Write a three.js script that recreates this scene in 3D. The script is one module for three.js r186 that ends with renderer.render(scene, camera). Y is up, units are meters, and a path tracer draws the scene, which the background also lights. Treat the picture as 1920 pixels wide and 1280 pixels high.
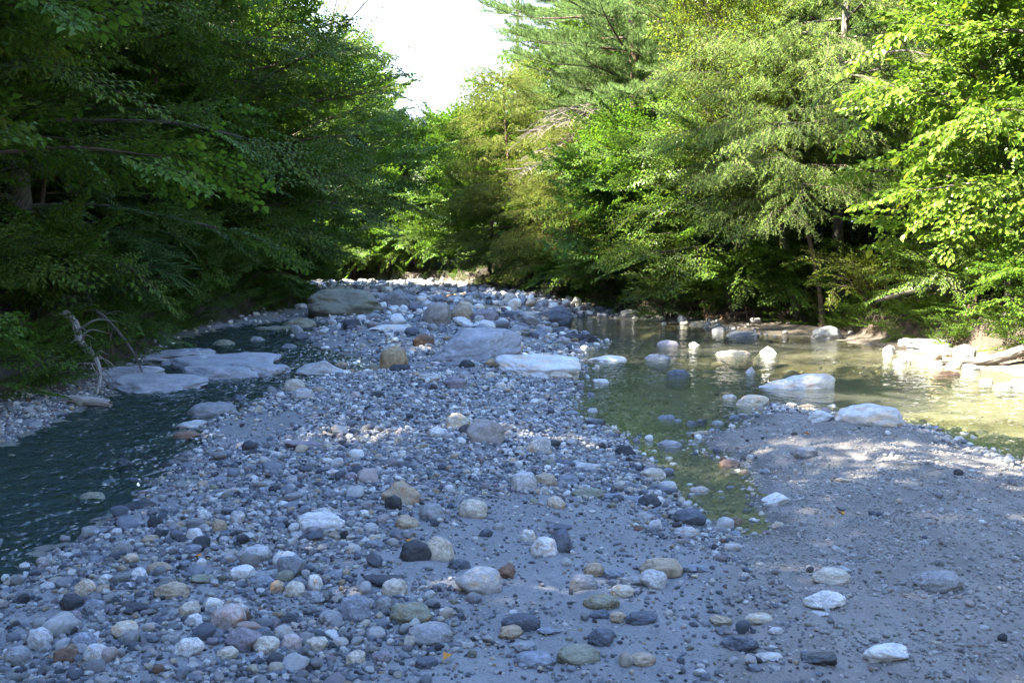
import * as THREE from 'three';
import { mergeGeometries, mergeVertices } from 'three/addons/utils/BufferGeometryUtils.js';
import { createNoise2D, createNoise3D } from 'simplex-noise';

// ---------------------------------------------------------------- camera, sky, sun, exposure
const scene = new THREE.Scene();
const camera = new THREE.PerspectiveCamera(37.83, 1024 / 682, 0.1, 600);
camera.position.set(0, 1.75, 0);
camera.rotation.set(-0.0801, 0, 0);
const renderer = new THREE.WebGLRenderer({ antialias: true });
renderer.toneMapping = THREE.LinearToneMapping;
renderer.toneMappingExposure = 13.2;
renderer.shadowMap.enabled = true;
const SUN_AZ = 82, SUN_EL = 44;                     // degrees left of the view, degrees up
const sunDir = new THREE.Vector3(-Math.sin(SUN_AZ * Math.PI / 180) * Math.cos(SUN_EL * Math.PI / 180), Math.sin(SUN_EL * Math.PI / 180), -Math.cos(SUN_AZ * Math.PI / 180) * Math.cos(SUN_EL * Math.PI / 180));
{
  const W = 512, H = 256, data = new Float32Array(W * H * 4);
  const horizon = [0.315, 0.333, 0.366], zenith = [0.052, 0.126, 0.325];
  for (let r = 0; r < H; r++) for (let c = 0; c < W; c++) {
    const up = ((r + 0.5) / H - 0.5) * Math.PI, az = ((c + 0.5) / W - 0.5) * 2 * Math.PI;
    const y = Math.sin(up), x = Math.cos(az) * Math.cos(up), z = Math.sin(az) * Math.cos(up);
    const t = Math.pow(Math.max(0, y), 0.6), s = Math.max(0, x * sunDir.x + y * sunDir.y + z * sunDir.z);
    const glow = 0.22 * Math.pow(s, 8) + 0.4 * Math.pow(s, 60);
    for (let k = 0; k < 3; k++) data[(r * W + c) * 4 + k] = horizon[k] + (zenith[k] - horizon[k]) * t + glow * [1, 0.95, 0.85][k];
    data[(r * W + c) * 4 + 3] = 1;
  }
  const sky = new THREE.DataTexture(data, W, H, THREE.RGBAFormat, THREE.FloatType);
  sky.mapping = THREE.EquirectangularReflectionMapping; sky.magFilter = THREE.LinearFilter; sky.needsUpdate = true;
  scene.background = sky; scene.environment = sky;
}
const sun = new THREE.DirectionalLight(new THREE.Color().setRGB(1, 0.93, 0.78), 5);
sun.position.copy(sunDir).multiplyScalar(80); sun.castShadow = true;
sun.shadow.mapSize.set(4096, 4096);
Object.assign(sun.shadow.camera, { left: -60, right: 60, top: 60, bottom: -60, near: 1, far: 220 });
sun.target.position.set(0, 0, -20);
scene.add(sun, sun.target);

// ---------------------------------------------------------------- helpers
const rngOf = (seed) => { let s = (seed * 2654435761) | 0; return () => { s = (s + 0x6d2b79f5) | 0; let t = Math.imul(s ^ (s >>> 15), 1 | s); t = (t + Math.imul(t ^ (t >>> 7), 61 | t)) ^ t; return ((t ^ (t >>> 14)) >>> 0) / 4294967296; }; };
const N2 = createNoise2D(rngOf(11)), N2b = createNoise2D(rngOf(12)), N3 = createNoise3D(rngOf(13));
const V = (x, y, z) => new THREE.Vector3(x, y, z);
const clamp = (x, a, b) => Math.min(b, Math.max(a, x)), lerp = (a, b, t) => a + (b - a) * t;
const ss = (a, b, x) => { const t = clamp((x - a) / (b - a), 0, 1); return t * t * (3 - 2 * t); };
const taken = {};
const numbered = (n) => { taken[n] = (taken[n] ?? -1) + 1; return taken[n] ? n + '_' + String(taken[n]).padStart(3, '0') : n; };
function tag(o, label, category, group, kind) {
  Object.assign(o.userData, { label, category });
  if (group) o.userData.group = group;
  if (kind) o.userData.kind = kind;
  return o;
}
function lit(o) { o.castShadow = o.receiveShadow = true; return o; }
function thing(name, label, category, [x, y, z], group) {
  const g = new THREE.Group(); g.name = numbered(name); g.position.set(x, y, z); scene.add(g);
  return tag(g, label, category, group);
}
function part(parent, name, geo, mat, kind) {
  const m = lit(new THREE.Mesh(geo, mat)); m.name = name; parent.add(m);
  if (kind) m.userData.kind = kind;
  return m;
}
function noiseTexture(size, f, srgb) {
  const d = new Uint8Array(size * size * 4);
  for (let y = 0; y < size; y++) for (let x = 0; x < size; x++) {
    const v = f(x / size, y / size, x, y), o = (y * size + x) * 4;
    const a = Array.isArray(v) ? v : [v, v, v];
    for (let k = 0; k < 3; k++) d[o + k] = clamp(a[k], 0, 1) * 255;
    d[o + 3] = 255;
  }
  const t = new THREE.DataTexture(d, size, size); t.wrapS = t.wrapT = THREE.RepeatWrapping; t.magFilter = THREE.LinearFilter; t.minFilter = THREE.LinearMipmapLinearFilter; t.generateMipmaps = true;
  if (srgb) t.colorSpace = THREE.SRGBColorSpace;
  t.needsUpdate = true; return t;
}
// tileable noise: two circles in 4D stand in for u and v, folded to 3D pairs
const tile = (u, v, f, n = N3, k = 0) => {
  const w = (x) => x * x * (3 - 2 * x), a = w(u), b = w(v);
  const s = (du, dv) => n((u - du) * f, (v - dv) * f, k);
  return lerp(lerp(s(0, 0), s(1, 0), a), lerp(s(0, 1), s(1, 1), a), b);
};
const dice = rngOf(99);
const speck = new Float32Array(512 * 512);
for (let k = 0; k < 26000; k++) {                     // single grains, 3 to 9 mm, light and dark
  const x = dice() * 512, y = dice() * 512, r = 0.8 + 1.7 * dice() ** 3, v = (dice() - 0.5) * 2;
  for (let j = -3; j <= 3; j++) for (let i = -3; i <= 3; i++) if (i * i + j * j < r * r) speck[((Math.floor(y) + j + 512) % 512) * 512 + ((Math.floor(x) + i + 512) % 512)] = v;
}
const grainMap = noiseTexture(512, (u, v, x, y) => { const n = 0.8 + 0.07 * tile(u, v, 9) + 0.06 * tile(u, v, 40, N3, 3) + 0.2 * speck[y * 512 + x] + (dice() - 0.5) * 0.24; return [n, n * 0.985, n * 0.97]; });
const grainBump = noiseTexture(512, (u, v, x, y) => 0.4 + 0.16 * tile(u, v, 16, N3, 5) + 0.12 * tile(u, v, 60, N3, 6) + 0.25 * Math.abs(speck[y * 512 + x]) + (dice() - 0.5) * 0.2);
const stoneMap = noiseTexture(512, (u, v) => { const s = dice(), n = 0.8 + 0.16 * tile(u, v, 6, N3, 9) + 0.2 * tile(u, v, 22, N3, 10) + 0.12 * tile(u, v, 60, N3, 11) + (s < 0.06 ? -0.3 : s > 0.94 ? 0.2 : 0) + (dice() - 0.5) * 0.2; return [n, n, n * 0.99]; });
const stoneBump = noiseTexture(512, (u, v) => 0.5 + 0.25 * tile(u, v, 14, N3, 15) + 0.2 * tile(u, v, 48, N3, 16) + (dice() - 0.5) * 0.2);
const barkMap = noiseTexture(256, (u, v) => { const n = 0.72 + 0.3 * tile(u, v * 0.25, 22, N3, 21) + 0.14 * tile(u, v, 30, N3, 22); return [n, n * 0.97, n * 0.94]; });
const barkBump = noiseTexture(256, (u, v) => 0.5 + 0.45 * tile(u, v * 0.25, 22, N3, 21));
const rippleBump = noiseTexture(1024, (u, v) => { const a = tile(u, v, 7, N3, 31), b = tile(u, v, 18, N3, 32), c = tile(u, v, 46, N3, 33); return 0.5 + 0.2 * a + 0.18 * b + 0.1 * c; });
const withRepeat = (t, rx, ry) => { const c = t.clone(); c.repeat.set(rx, ry); c.needsUpdate = true; return c; };

// ---------------------------------------------------------------- the lie of the land (metres; the river flows towards +z, seen from its gravel bar)
const POLY = {
  leftWater: [[-2.98,-4.43],[-2.79,-5.31],[-2.82,-5.74],[-2.78,-6.28],[-2.76,-6.79],[-2.76,-7.34],[-2.9,-8.09],[-3.0,-9.0],[-3.01,-9.4],[-3.33,-9.99],[-3.34,-10.83],[-3.14,-11.41],[-3.27,-12.62],[-3.17,-13.66],[-2.87,-14.78],[-2.25,-15.48],[-2.47,-17.01],[-3.6,-18.62],[-4.33,-20.18],[-4.02,-23.43],[-5.28,-24.61],[-6.35,-21.93],[-6.58,-19.46],[-6.23,-17.29],[-5.34,-13.29],[-5.18,-11.7],[-4.93,-10.47],[-4.85,-9.32],[-5.4,-7.89]],
  rightWater: [[0.99,-15.53],[0.7,-12.05],[0.59,-10.75],[0.95,-10.37],[1.13,-9.48],[1.15,-8.3],[1.09,-7.17],[1.3,-7.01],[1.37,-6.44],[1.55,-6.17],[1.74,-6.51],[1.74,-7.17],[2.04,-8.09],[2.08,-8.71],[1.77,-9.21],[1.89,-9.99],[2.49,-10.47],[3.13,-11.96],[3.54,-11.7],[4.2,-10.65],[4.43,-9.99],[4.34,-9.0],[4.41,-8.48],[4.81,-6.58],[8.19,-9.83],[7.81,-15.1],[7.81,-16.31],[7.02,-16.31],[7.3,-18.35],[7.56,-20.69],[7.17,-23.03],[5.72,-24.24],[4.42,-28.45],[2.63,-30.69],[1.11,-29.58],[-1.01,-31.36],[-1.08,-28.92],[1.13,-26.24],[1.99,-21.8],[1.28,-18.99],[1.19,-16.31]],
  sandA: [[-0.3,-6.92],[0.87,-6.69],[1.08,-5.84],[1.28,-5.31],[0.83,-3.57],[-0.67,-3.57],[-0.53,-4.01],[-0.24,-4.3],[-0.21,-4.72],[-0.72,-4.87],[-0.87,-5.31],[-0.64,-5.84]],
  sandB: [[-2.42,-4.31],[-2.5,-4.75],[-2.29,-5.15],[-2.0,-5.47],[-1.81,-5.28],[-2.01,-4.82],[-2.2,-4.44]],
  sandC: [[-3.07,-9.21],[-3.27,-10.35],[-2.99,-11.28],[-2.1,-10.82],[-2.05,-10.25],[-2.28,-9.13],[-2.48,-8.79]],
  sandD: [[-2.68,-6.6],[-2.78,-7.76],[-2.84,-8.51],[-2.68,-8.51],[-2.45,-7.14],[-2.26,-6.01],[-2.43,-6.01]],
  flat: [[1.76,-9.28],[2.92,-11.15],[3.96,-10.04],[4.08,-7.82],[4.68,-5.96],[2.37,-2.95],[0.69,-2.95],[1.28,-5.31],[1.56,-5.96],[1.64,-6.77],[1.93,-7.63]]
};
const LEFT_EDGE = [[-30, -9], [0, -8], [8, -6.7], [11, -6.0], [13, -5.9], [15.5, -6.2], [20, -6.9], [24, -6.5], [28, -5.8], [31, -6.5], [40, -9], [48, -13], [56, -24], [70, -60]];
const RIGHT_EDGE = [[-30, 13], [0, 11], [8, 10.5], [14, 8.7], [17, 8.5], [20, 8.2], [24, 7.9], [26, 7.4], [28.5, 5.3], [31, 3.3], [35, 2.0], [40, -0.1], [46, -1.6], [52, -3.6], [56, -9], [60, -18], [70, -60]];
function edge(list, d) { for (let i = 1; i < list.length; i++) if (d < list[i][0]) { const t = (d - list[i - 1][0]) / (list[i][0] - list[i - 1][0]); return lerp(list[i - 1][1], list[i][1], clamp(t, 0, 1)); } return list[list.length - 1][1]; }
function level(x, d) { const s = 13 + 15 * ss(-1, 2.5, x); return 0.3 * ss(s, s + 11, d) + 0.006 * Math.max(0, d - s - 11); }
const boxes = new Map();
function sdf(name, x, z) {                           // metres to the outline, negative inside
  const p = POLY[name]; let b = boxes.get(name);
  if (!b) { const xs = p.map((q) => q[0]), zs = p.map((q) => q[1]); b = [Math.min(...xs), Math.max(...xs), Math.min(...zs), Math.max(...zs)]; boxes.set(name, b); }
  if (x < b[0] - 3 || x > b[1] + 3 || z < b[2] - 3 || z > b[3] + 3) return 3;
  let inside = false, best = 9e9;
  for (let i = 0, j = p.length - 1; i < p.length; j = i++) {
    const [ax, az] = p[j], [bx, bz] = p[i], dx = bx - ax, dz = bz - az, t = clamp(((x - ax) * dx + (z - az) * dz) / (dx * dx + dz * dz || 1), 0, 1);
    best = Math.min(best, (x - ax - dx * t) ** 2 + (z - az - dz * t) ** 2);
    if ((az > z) !== (bz > z) && x < ((bx - ax) * (z - az)) / (bz - az) + ax) inside = !inside;
  }
  return (inside ? -1 : 1) * Math.sqrt(best);
}
const waterAt = (x, z) => level(x, -z);
function survey(x, z) {
  const d = -z, lv = level(x, d);
  const wob = 0.25 * N2(x * 0.3, z * 0.3) + 0.12 * N2(x * 1.1, z * 1.1);
  const out = Math.max(edge(LEFT_EDGE, d) - x + wob, x - edge(RIGHT_EDGE, d) + wob * 0.8);   // metres up onto the bank
  const jag = 0.09 * N2(x * 2.2, z * 2.2 + 9) + 0.05 * N2(x * 6, z * 6);
  const wl = sdf('leftWater', x, z) + jag, wr = sdf('rightWater', x, z) + jag * 0.8, w = Math.min(wl, wr);
  let h;
  if (w < 0) h = -Math.min(0.34, -w * 0.2) * (0.8 + 0.2 * N2(x, z));
  else h = Math.min(0.13 + 0.03 * N2(x * 0.35, z * 0.35), 0.005 + w * 0.1);
  h += 0.018 * N2(x * 1.3, z * 1.3) + 0.012 * N2(x * 3.2, z * 3.7) + 0.005 * N2b(x * 8, z * 9) + 0.003 * N2(x * 19, z * 19);
  if (d > 20) h += 0.10 * N2(x * 0.5, z * 0.5) * ss(20, 28, d) * ss(3.2, 0.5, x);
  if (out > 0) {
    const soil = 0.62 * ss(0, 0.55, out) + 0.25 * ss(0.5, 3, out) + 0.1 * Math.max(0, out - 1) * (out < 26 ? 1 : 26 / out);
    h = Math.max(h, -0.02) + soil * (0.9 + 0.25 * N2(x * 0.6, z * 0.6 + 5)) + 0.05 * N2(x * 2.5, z * 2.5) * ss(0, 0.6, out);
  }
  return { h: lv + h, out, w, wl, wr };
}
const ground = (x, z) => survey(x, z).h;

const soilMat = new THREE.MeshStandardMaterial({ vertexColors: true, map: grainMap, bumpMap: grainBump, bumpScale: 0.012, roughness: 0.95 });
{
  const axis = (stops) => { const a = []; for (let i = 0; i + 2 < stops.length; i += 2) for (let v = stops[i]; v < stops[i + 2] - 1e-6; v += stops[i + 1]) a.push(v); a.push(stops[stops.length - 1]); return a; };
  const xs = axis([-260, 20, -60, 4, -24, 0.5, -9, 0.1, -5.5, 0.045, 5.5, 0.1, 11, 0.5, 24, 4, 60, 20, 260]);
  const zs = axis([-300, 20, -100, 3, -60, 0.6, -34, 0.22, -20, 0.11, -12, 0.06, -7.5, 0.04, -2.6, 0.2, 4, 1.5, 30, 20, 140]);
  const nx = xs.length, nz = zs.length, pos = new Float32Array(nx * nz * 3), col = new Float32Array(nx * nz * 3), uv = new Float32Array(nx * nz * 2), idx = [];
  for (let j = 0; j < nz; j++) for (let i = 0; i < nx; i++) {
    const x = xs[i], z = zs[j], s = survey(x, z), k = j * nx + i;
    pos[k * 3] = x; pos[k * 3 + 1] = s.h; pos[k * 3 + 2] = z; uv[k * 2] = x / 1.6; uv[k * 2 + 1] = z / 1.6;
    let c;
    const m = 0.5 + 0.5 * N2(x * 0.8, z * 0.8), f = 0.5 + 0.5 * N2b(x * 4, z * 4);
    if (s.out > 0.05) { const k = 0.55 + 0.5 * f + 0.4 * m; c = [0.055 * k, 0.041 * k, 0.028 * k]; }
    else if (s.w < 0.01) c = s.wl < 0.01 ? [0.12 + 0.07 * f, 0.115 + 0.07 * f, 0.095 + 0.05 * f] : [0.185 + 0.08 * f, 0.165 + 0.075 * f, 0.125 + 0.055 * f];
    else if (x > 5.6) { const k = 0.7 + 0.4 * m + 0.3 * f; c = [0.12 * k, 0.1 * k, 0.078 * k]; }      // brown silt of the right shore, its colour darkened to stand in for shade
    else {
      const wet = s.w < 0.16 + 0.12 * N2(x * 2, z * 2) ? 0.62 : 1;      // damp sand at the waterline
      const mud = sdf('flat', x, z) < 0.1 ? 0.9 - 0.12 * (N2(x * 3.2 + z * 0.3, z * 0.6) > 0.25 ? 1 : 0) : 1;
      const g = (0.165 + 0.045 * m + 0.03 * f) * wet * mud; const warm = mud < 1 ? 0.09 : 0; c = [g * (1 + warm), g * 0.995, g * (0.97 - warm)];
    }
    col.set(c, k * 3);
  }
  for (let j = 0; j + 1 < nz; j++) for (let i = 0; i + 1 < nx; i++) { const a = j * nx + i; idx.push(a, a + nx, a + 1, a + 1, a + nx, a + nx + 1); }
  const g = new THREE.BufferGeometry();
  g.setAttribute('position', new THREE.BufferAttribute(pos, 3)); g.setAttribute('color', new THREE.BufferAttribute(col, 3)); g.setAttribute('uv', new THREE.BufferAttribute(uv, 2)); g.setIndex(idx); g.computeVertexNormals();
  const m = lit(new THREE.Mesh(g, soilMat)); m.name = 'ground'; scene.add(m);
  tag(m, 'grey sand and gravel riverbed between two wooded earth banks', 'riverbed', null, 'structure');
}
function waterSheet(name, label, poly, step, mat, wave) {
  const p = POLY[poly], xs = p.map((q) => q[0]), zs = p.map((q) => q[1]), x0 = Math.min(...xs) - 0.5, x1 = Math.max(...xs) + 0.5, z0 = Math.min(...zs) - 0.5, z1 = Math.max(...zs) + 0.5;
  const nx = Math.ceil((x1 - x0) / step), nz = Math.ceil((z1 - z0) / step), pos = [], uv = [], idx = [], id = new Map();
  const keep = (i, j) => sdf(poly, x0 + (i + 0.5) * step, z0 + (j + 0.5) * step) < 0.45;
  const vert = (i, j) => { const k = j * (nx + 1) + i; if (!id.has(k)) { const x = x0 + i * step, z = z0 + j * step; id.set(k, pos.length / 3); pos.push(x, waterAt(x, z) + wave(x, z), z); uv.push(x / 3, z / 3); } return id.get(k); };
  for (let j = 0; j < nz; j++) for (let i = 0; i < nx; i++) if (keep(i, j)) { const a = vert(i, j), b = vert(i, j + 1), c = vert(i + 1, j), e = vert(i + 1, j + 1); idx.push(a, b, c, c, b, e); }
  const g = new THREE.BufferGeometry(); g.setAttribute('position', new THREE.Float32BufferAttribute(pos, 3)); g.setAttribute('uv', new THREE.Float32BufferAttribute(uv, 2)); g.setIndex(idx); g.computeVertexNormals();
  const m = lit(new THREE.Mesh(g, mat)); m.name = name; scene.add(m);
  return tag(m, label, 'water', null, 'structure');
}
const silty = (r, g, b, through, bump, rough) => new THREE.MeshPhysicalMaterial({ color: new THREE.Color().setRGB(r, g, b), transmission: through, thickness: 0, ior: 1.33, roughness: rough, bumpMap: rippleBump, bumpScale: bump });
waterSheet('stream_water', 'dark teal rippling side channel under the left bank', 'leftWater', 0.06, silty(0.3, 0.4, 0.38, 0.94, 0.085, 0.03),
  (x, z) => 0.022 * N2(x * 1.8 + 0.3 * z, z * 2.8) + 0.022 * N2b(x * 4.6, z * 6.2) * (0.4 + 0.6 * ss(-0.3, 0.5, N2(x * 0.5, z * 0.5))) + 0.004 * N2(x * 12, z * 14));
waterSheet('pool_water', 'calm green pool and its puddle arm beside the gravel flat', 'rightWater', 0.08, silty(0.56, 0.57, 0.45, 0.93, 0.016, 0.025),
  (x, z) => { const run = ss(2.5, 6, x) * ss(-9, -12, z) + ss(-24, -28, z); return 0.0012 * N2(x * 1.5, z * 3) + run * (0.004 * N2(x * 1.6, z * 4.5) + 0.003 * N2b(x * 4, z * 9)); });

// ---------------------------------------------------------------- foliage: boughs built leaf by leaf, set on branches
class Shape {
  constructor() { this.p = []; this.c = []; }
  tri(a, b, c, k) { this.p.push(a.x, a.y, a.z, b.x, b.y, b.z, c.x, c.y, c.z); for (let i = 0; i < 3; i++) this.c.push(k[0], k[1], k[2]); }
  leaf(at, dir, up, len, wid, k, fold = 0.18, fine = false) {
    const side = V().crossVectors(dir, up).normalize(), n = V().crossVectors(side, dir).normalize();
    const put = (t, w, lift) => at.clone().addScaledVector(dir, len * t).addScaledVector(side, wid * w).addScaledVector(n, lift);
    const mid = put(0.5, 0, -fold * wid * 0.5), tip = put(1, 0, -0.14 * len), f = fold * wid;
    const L1 = put(0.16, 0.36, f * 0.7), L2 = put(0.5, 0.46, f), L3 = put(0.78, 0.22, f * 0.2), R1 = put(0.16, -0.36, f * 0.7), R2 = put(0.5, -0.46, f), R3 = put(0.78, -0.22, f * 0.2);
    if (fine) { this.tri(at, mid, L1, k); this.tri(L1, mid, L2, k); this.tri(L2, mid, L3, k); this.tri(L3, mid, tip, k); this.tri(at, R1, mid, k); this.tri(R1, R2, mid, k); this.tri(R2, R3, mid, k); this.tri(R3, tip, mid, k); }
    else { this.tri(at, mid, L2, k); this.tri(L2, mid, tip, k); this.tri(at, R2, mid, k); this.tri(mid, R2, tip, k); }
  }
  blade(at, dir, up, len, wid, k) {
    const side = V().crossVectors(dir, up).normalize().multiplyScalar(wid / 2), mid = at.clone().addScaledVector(dir, len * 0.4), tip = at.clone().addScaledVector(dir, len);
    this.tri(at, mid.clone().sub(side), mid.clone().add(side), k); this.tri(mid.clone().add(side), mid.clone().sub(side), tip, k);
  }
  stick(a, b, r, k) {
    const d = b.clone().sub(a).normalize(), s = V().crossVectors(d, Math.abs(d.y) > 0.9 ? V(1, 0, 0) : V(0, 1, 0)).normalize(), t = V().crossVectors(s, d);
    const ring = [0, 1, 2].map((i) => s.clone().multiplyScalar(Math.cos(i * 2.094)).addScaledVector(t, Math.sin(i * 2.094)));
    for (let i = 0; i < 3; i++) { const u = ring[i], v = ring[(i + 1) % 3], A = a.clone().addScaledVector(u, r), B = a.clone().addScaledVector(v, r), C = b.clone().addScaledVector(u, r * 0.55), D = b.clone().addScaledVector(v, r * 0.55); this.tri(A, B, C, k); this.tri(C, B, D, k); }
  }
  build() { const g = new THREE.BufferGeometry(); g.setAttribute('position', new THREE.Float32BufferAttribute(this.p, 3)); g.setAttribute('color', new THREE.Float32BufferAttribute(this.c, 3)); g.computeVertexNormals(); return g; }
}
const WOOD = [0.55, 0.32, 0.9];                       // twig tint over a green tone
const shade = (rng, s) => { const v = 1 + (rng() - 0.5) * s, y = rng() < 0.08 ? 1.35 : 1; return [v * y * (1 + (rng() - 0.5) * 0.25), v, v * (0.8 + 0.4 * rng())]; };
function leafBough(seed, o) {
  const rng = rngOf(seed), S = new Shape(), at = (t) => V(t * o.len, -o.droop * t * t + 0.03 * Math.sin(t * 5 + seed), 0.05 * Math.sin(t * 4 + seed * 2));
  for (let i = 0; i < 6; i++) S.stick(at(i / 6), at((i + 1) / 6), 0.011 * (1 - i / 8), WOOD);
  for (let i = 0; i < o.sides; i++) {
    const t = 0.1 + 0.9 * (i + rng() * 0.6) / o.sides, sg = i % 2 ? 1 : -1, a = at(t), ang = (0.95 - 0.35 * t) + (rng() - 0.5) * 0.5;
    const dir = V(Math.cos(ang), (rng() - 0.5) * o.lift - o.droop * t * 0.4, sg * Math.sin(ang)).normalize(), L = o.side * (1 - 0.55 * t) * (0.65 + 0.6 * rng());
    const end = a.clone().addScaledVector(dir, L).add(V(0, -0.06 * L, 0)); S.stick(a, end, 0.005, WOOD);
    for (let s = 0.12, n = 0; s <= 1.001; s += o.gap / L, n++) {
      const q = a.clone().lerp(end, Math.min(s, 1)), h = n % 2 ? 1 : -1, turn = s > 0.95 ? 0 : h * (0.6 + 0.5 * rng());
      const ld = dir.clone().applyAxisAngle(V(0, 1, 0), turn).add(V(0, -0.1 - o.hang * rng(), 0)).normalize();
      const up = V((rng() - 0.5) * o.tilt, 1, (rng() - 0.5) * o.tilt).normalize(), k = 0.5 + 0.75 * rng();
      S.leaf(q, ld, up, o.leaf * k, o.leaf * o.wide * k, shade(rng, 0.5), 0.18, o.fine);
    }
  }
  return S.build();
}
function needleBough(seed, o) {                       // hemlock, cedar, spruce: flat sprays of short feathers
  const rng = rngOf(seed), S = new Shape(), at = (t) => V(t * o.len, -o.droop * t * t, 0.04 * Math.sin(t * 4 + seed));
  for (let i = 0; i < 5; i++) S.stick(at(i / 5), at((i + 1) / 5), 0.01 * (1 - i / 7), WOOD);
  for (let i = 0; i < o.sides; i++) {
    const t = 0.06 + 0.94 * (i + rng() * 0.5) / o.sides, sg = i % 2 ? 1 : -1, a = at(t), ang = 0.9 - 0.3 * t + (rng() - 0.5) * 0.3;
    const dir = V(Math.cos(ang), (rng() - 0.5) * o.lift - o.fall * (0.5 + rng()), sg * Math.sin(ang)).normalize(), L = o.side * (1 - 0.6 * t) * (0.6 + 0.6 * rng()), end = a.clone().addScaledVector(dir, L);
    S.stick(a, end, 0.0025, WOOD);
    for (let s = 0.05, n = 0; s <= 1.001; s += o.gap / L, n++) {
      const q = a.clone().lerp(end, Math.min(1, s)), h = n % 2 ? 1 : -1, ld = dir.clone().applyAxisAngle(V(0, 1, 0), h * (0.55 + 0.4 * rng())).add(V(0, -0.12 - 0.3 * rng() + o.up * rng(), 0)).normalize();
      S.blade(q, ld, V((rng() - 0.5) * o.tilt, 1, (rng() - 0.5) * o.tilt).normalize(), o.leaf * (0.6 + 0.7 * rng()), o.leaf * o.wide, shade(rng, 0.4));
    }
  }
  return S.build();
}
function tuftBough(seed, o) {                         // pine and larch: long needles in bursts along the shoots
  const rng = rngOf(seed), S = new Shape(), at = (t) => V(t * o.len, o.rise * t * t, 0.06 * Math.sin(t * 3 + seed));
  for (let i = 0; i < 5; i++) S.stick(at(i / 5), at((i + 1) / 5), 0.012 * (1 - i / 7), WOOD);
  for (let i = 0; i < o.sides; i++) {
    const t = 0.12 + 0.88 * (i + rng() * 0.6) / o.sides, sg = i % 2 ? 1 : -1, a = at(t), ang = 0.8 - 0.4 * t + (rng() - 0.5) * 0.5;
    const dir = V(Math.cos(ang), o.tip * (0.5 + rng()), sg * Math.sin(ang)).normalize(), L = o.side * (1 - 0.5 * t) * (0.6 + 0.7 * rng()), end = a.clone().addScaledVector(dir, L).add(V(0, -o.sag * L, 0));
    S.stick(a, end, 0.005, WOOD);
    for (let s = 0.15; s <= 1.001; s += o.gap / L) {
      const q = a.clone().lerp(end, Math.min(1, s));
      for (let n = 0; n < o.burst; n++) {
        const v = V(rng() - 0.5, rng() - 0.5 + o.up, rng() - 0.5).normalize().multiplyScalar(1.1).addScaledVector(dir, 0.7).normalize();
        S.blade(q, v, V(rng() - 0.5, rng(), rng() - 0.5).normalize(), o.leaf * (0.7 + 0.5 * rng()), o.leaf * o.wide, shade(rng, 0.35));
      }
    }
  }
  return S.build();
}
function bareBough(seed) {
  const rng = rngOf(seed), S = new Shape(), k = [1, 1, 1];
  const grow = (a, dir, L, r, depth) => {
    const b = a.clone().addScaledVector(dir, L).add(V(0, -0.08 * L, 0)); S.stick(a, b, r, k);
    if (!depth) return;
    const n = depth === 2 ? 11 : 5;
    for (let i = 0; i < n; i++) { const q = a.clone().lerp(b, 0.2 + 0.8 * i / n), d = dir.clone().applyAxisAngle(V(0, 1, 0), (i % 2 ? 1 : -1) * (0.5 + 0.5 * rng())).add(V(0, (rng() - 0.6) * 0.7, 0)).normalize(); grow(q, d, L * (0.3 + 0.25 * rng()), r * 0.45, depth - 1); }
  };
  grow(V(0, 0, 0), V(1, 0, 0), 1.3, 0.014, 2);
  return S.build();
}
const four = (make, seed, o) => [0, 1, 2, 3].map((i) => make(seed + i * 17, o));
const BOUGH = {
  maple: four(leafBough, 100, { len: 1.25, sides: 20, side: 0.66, fine: true, gap: 0.06, leaf: 0.1, wide: 0.85, droop: 0.22, lift: 0.3, hang: 0.35, tilt: 0.7 }),
  beech: four(leafBough, 200, { len: 1.35, sides: 21, side: 0.62, gap: 0.055, leaf: 0.088, wide: 0.62, droop: 0.26, lift: 0.18, hang: 0.2, tilt: 0.45 }),
  linden: four(leafBough, 300, { len: 1.2, sides: 13, side: 0.55, fine: true, gap: 0.07, leaf: 0.125, wide: 0.85, droop: 0.3, lift: 0.4, hang: 0.5, tilt: 0.8 }),
  alder: four(leafBough, 400, { len: 1.1, sides: 14, side: 0.45, gap: 0.05, leaf: 0.075, wide: 0.66, droop: 0.12, lift: 0.6, hang: 0.3, tilt: 0.9 }),
  hemlock: four(needleBough, 500, { len: 1.3, sides: 22, side: 0.6, gap: 0.03, leaf: 0.085, wide: 0.28, droop: 0.3, lift: 0.16, fall: 0.18, tilt: 0.6, up: 0.1 }),
  spruce: four(needleBough, 600, { len: 1.1, sides: 16, side: 0.4, gap: 0.035, leaf: 0.07, wide: 0.2, droop: 0.15, lift: 0.3, fall: 0.35, tilt: 1, up: 0.2 }),
  pine: four(tuftBough, 700, { len: 1.2, sides: 12, side: 0.5, gap: 0.1, leaf: 0.15, wide: 0.075, rise: 0.12, tip: 0.3, sag: 0, burst: 13, up: 0.45 }),
  larch: four(tuftBough, 800, { len: 1.35, sides: 16, side: 0.5, gap: 0.07, leaf: 0.07, wide: 0.14, rise: -0.2, tip: -0.1, sag: 0.75, burst: 6, up: 0.1 }),
  bare: four(bareBough, 900),
};
const leafMat = new THREE.MeshPhysicalMaterial({ vertexColors: true, side: THREE.DoubleSide, roughness: 1, transmission: 0.46, thickness: 0, specularIntensity: 0.15, clearcoat: 0.38, clearcoatRoughness: 0.34 });
const needleMat = new THREE.MeshPhysicalMaterial({ vertexColors: true, side: THREE.DoubleSide, roughness: 1, transmission: 0.3, thickness: 0, specularIntensity: 0.15, clearcoat: 0.06, clearcoatRoughness: 0.5 });
const twigMat = new THREE.MeshStandardMaterial({ vertexColors: true, side: THREE.DoubleSide, roughness: 0.9 });
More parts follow.
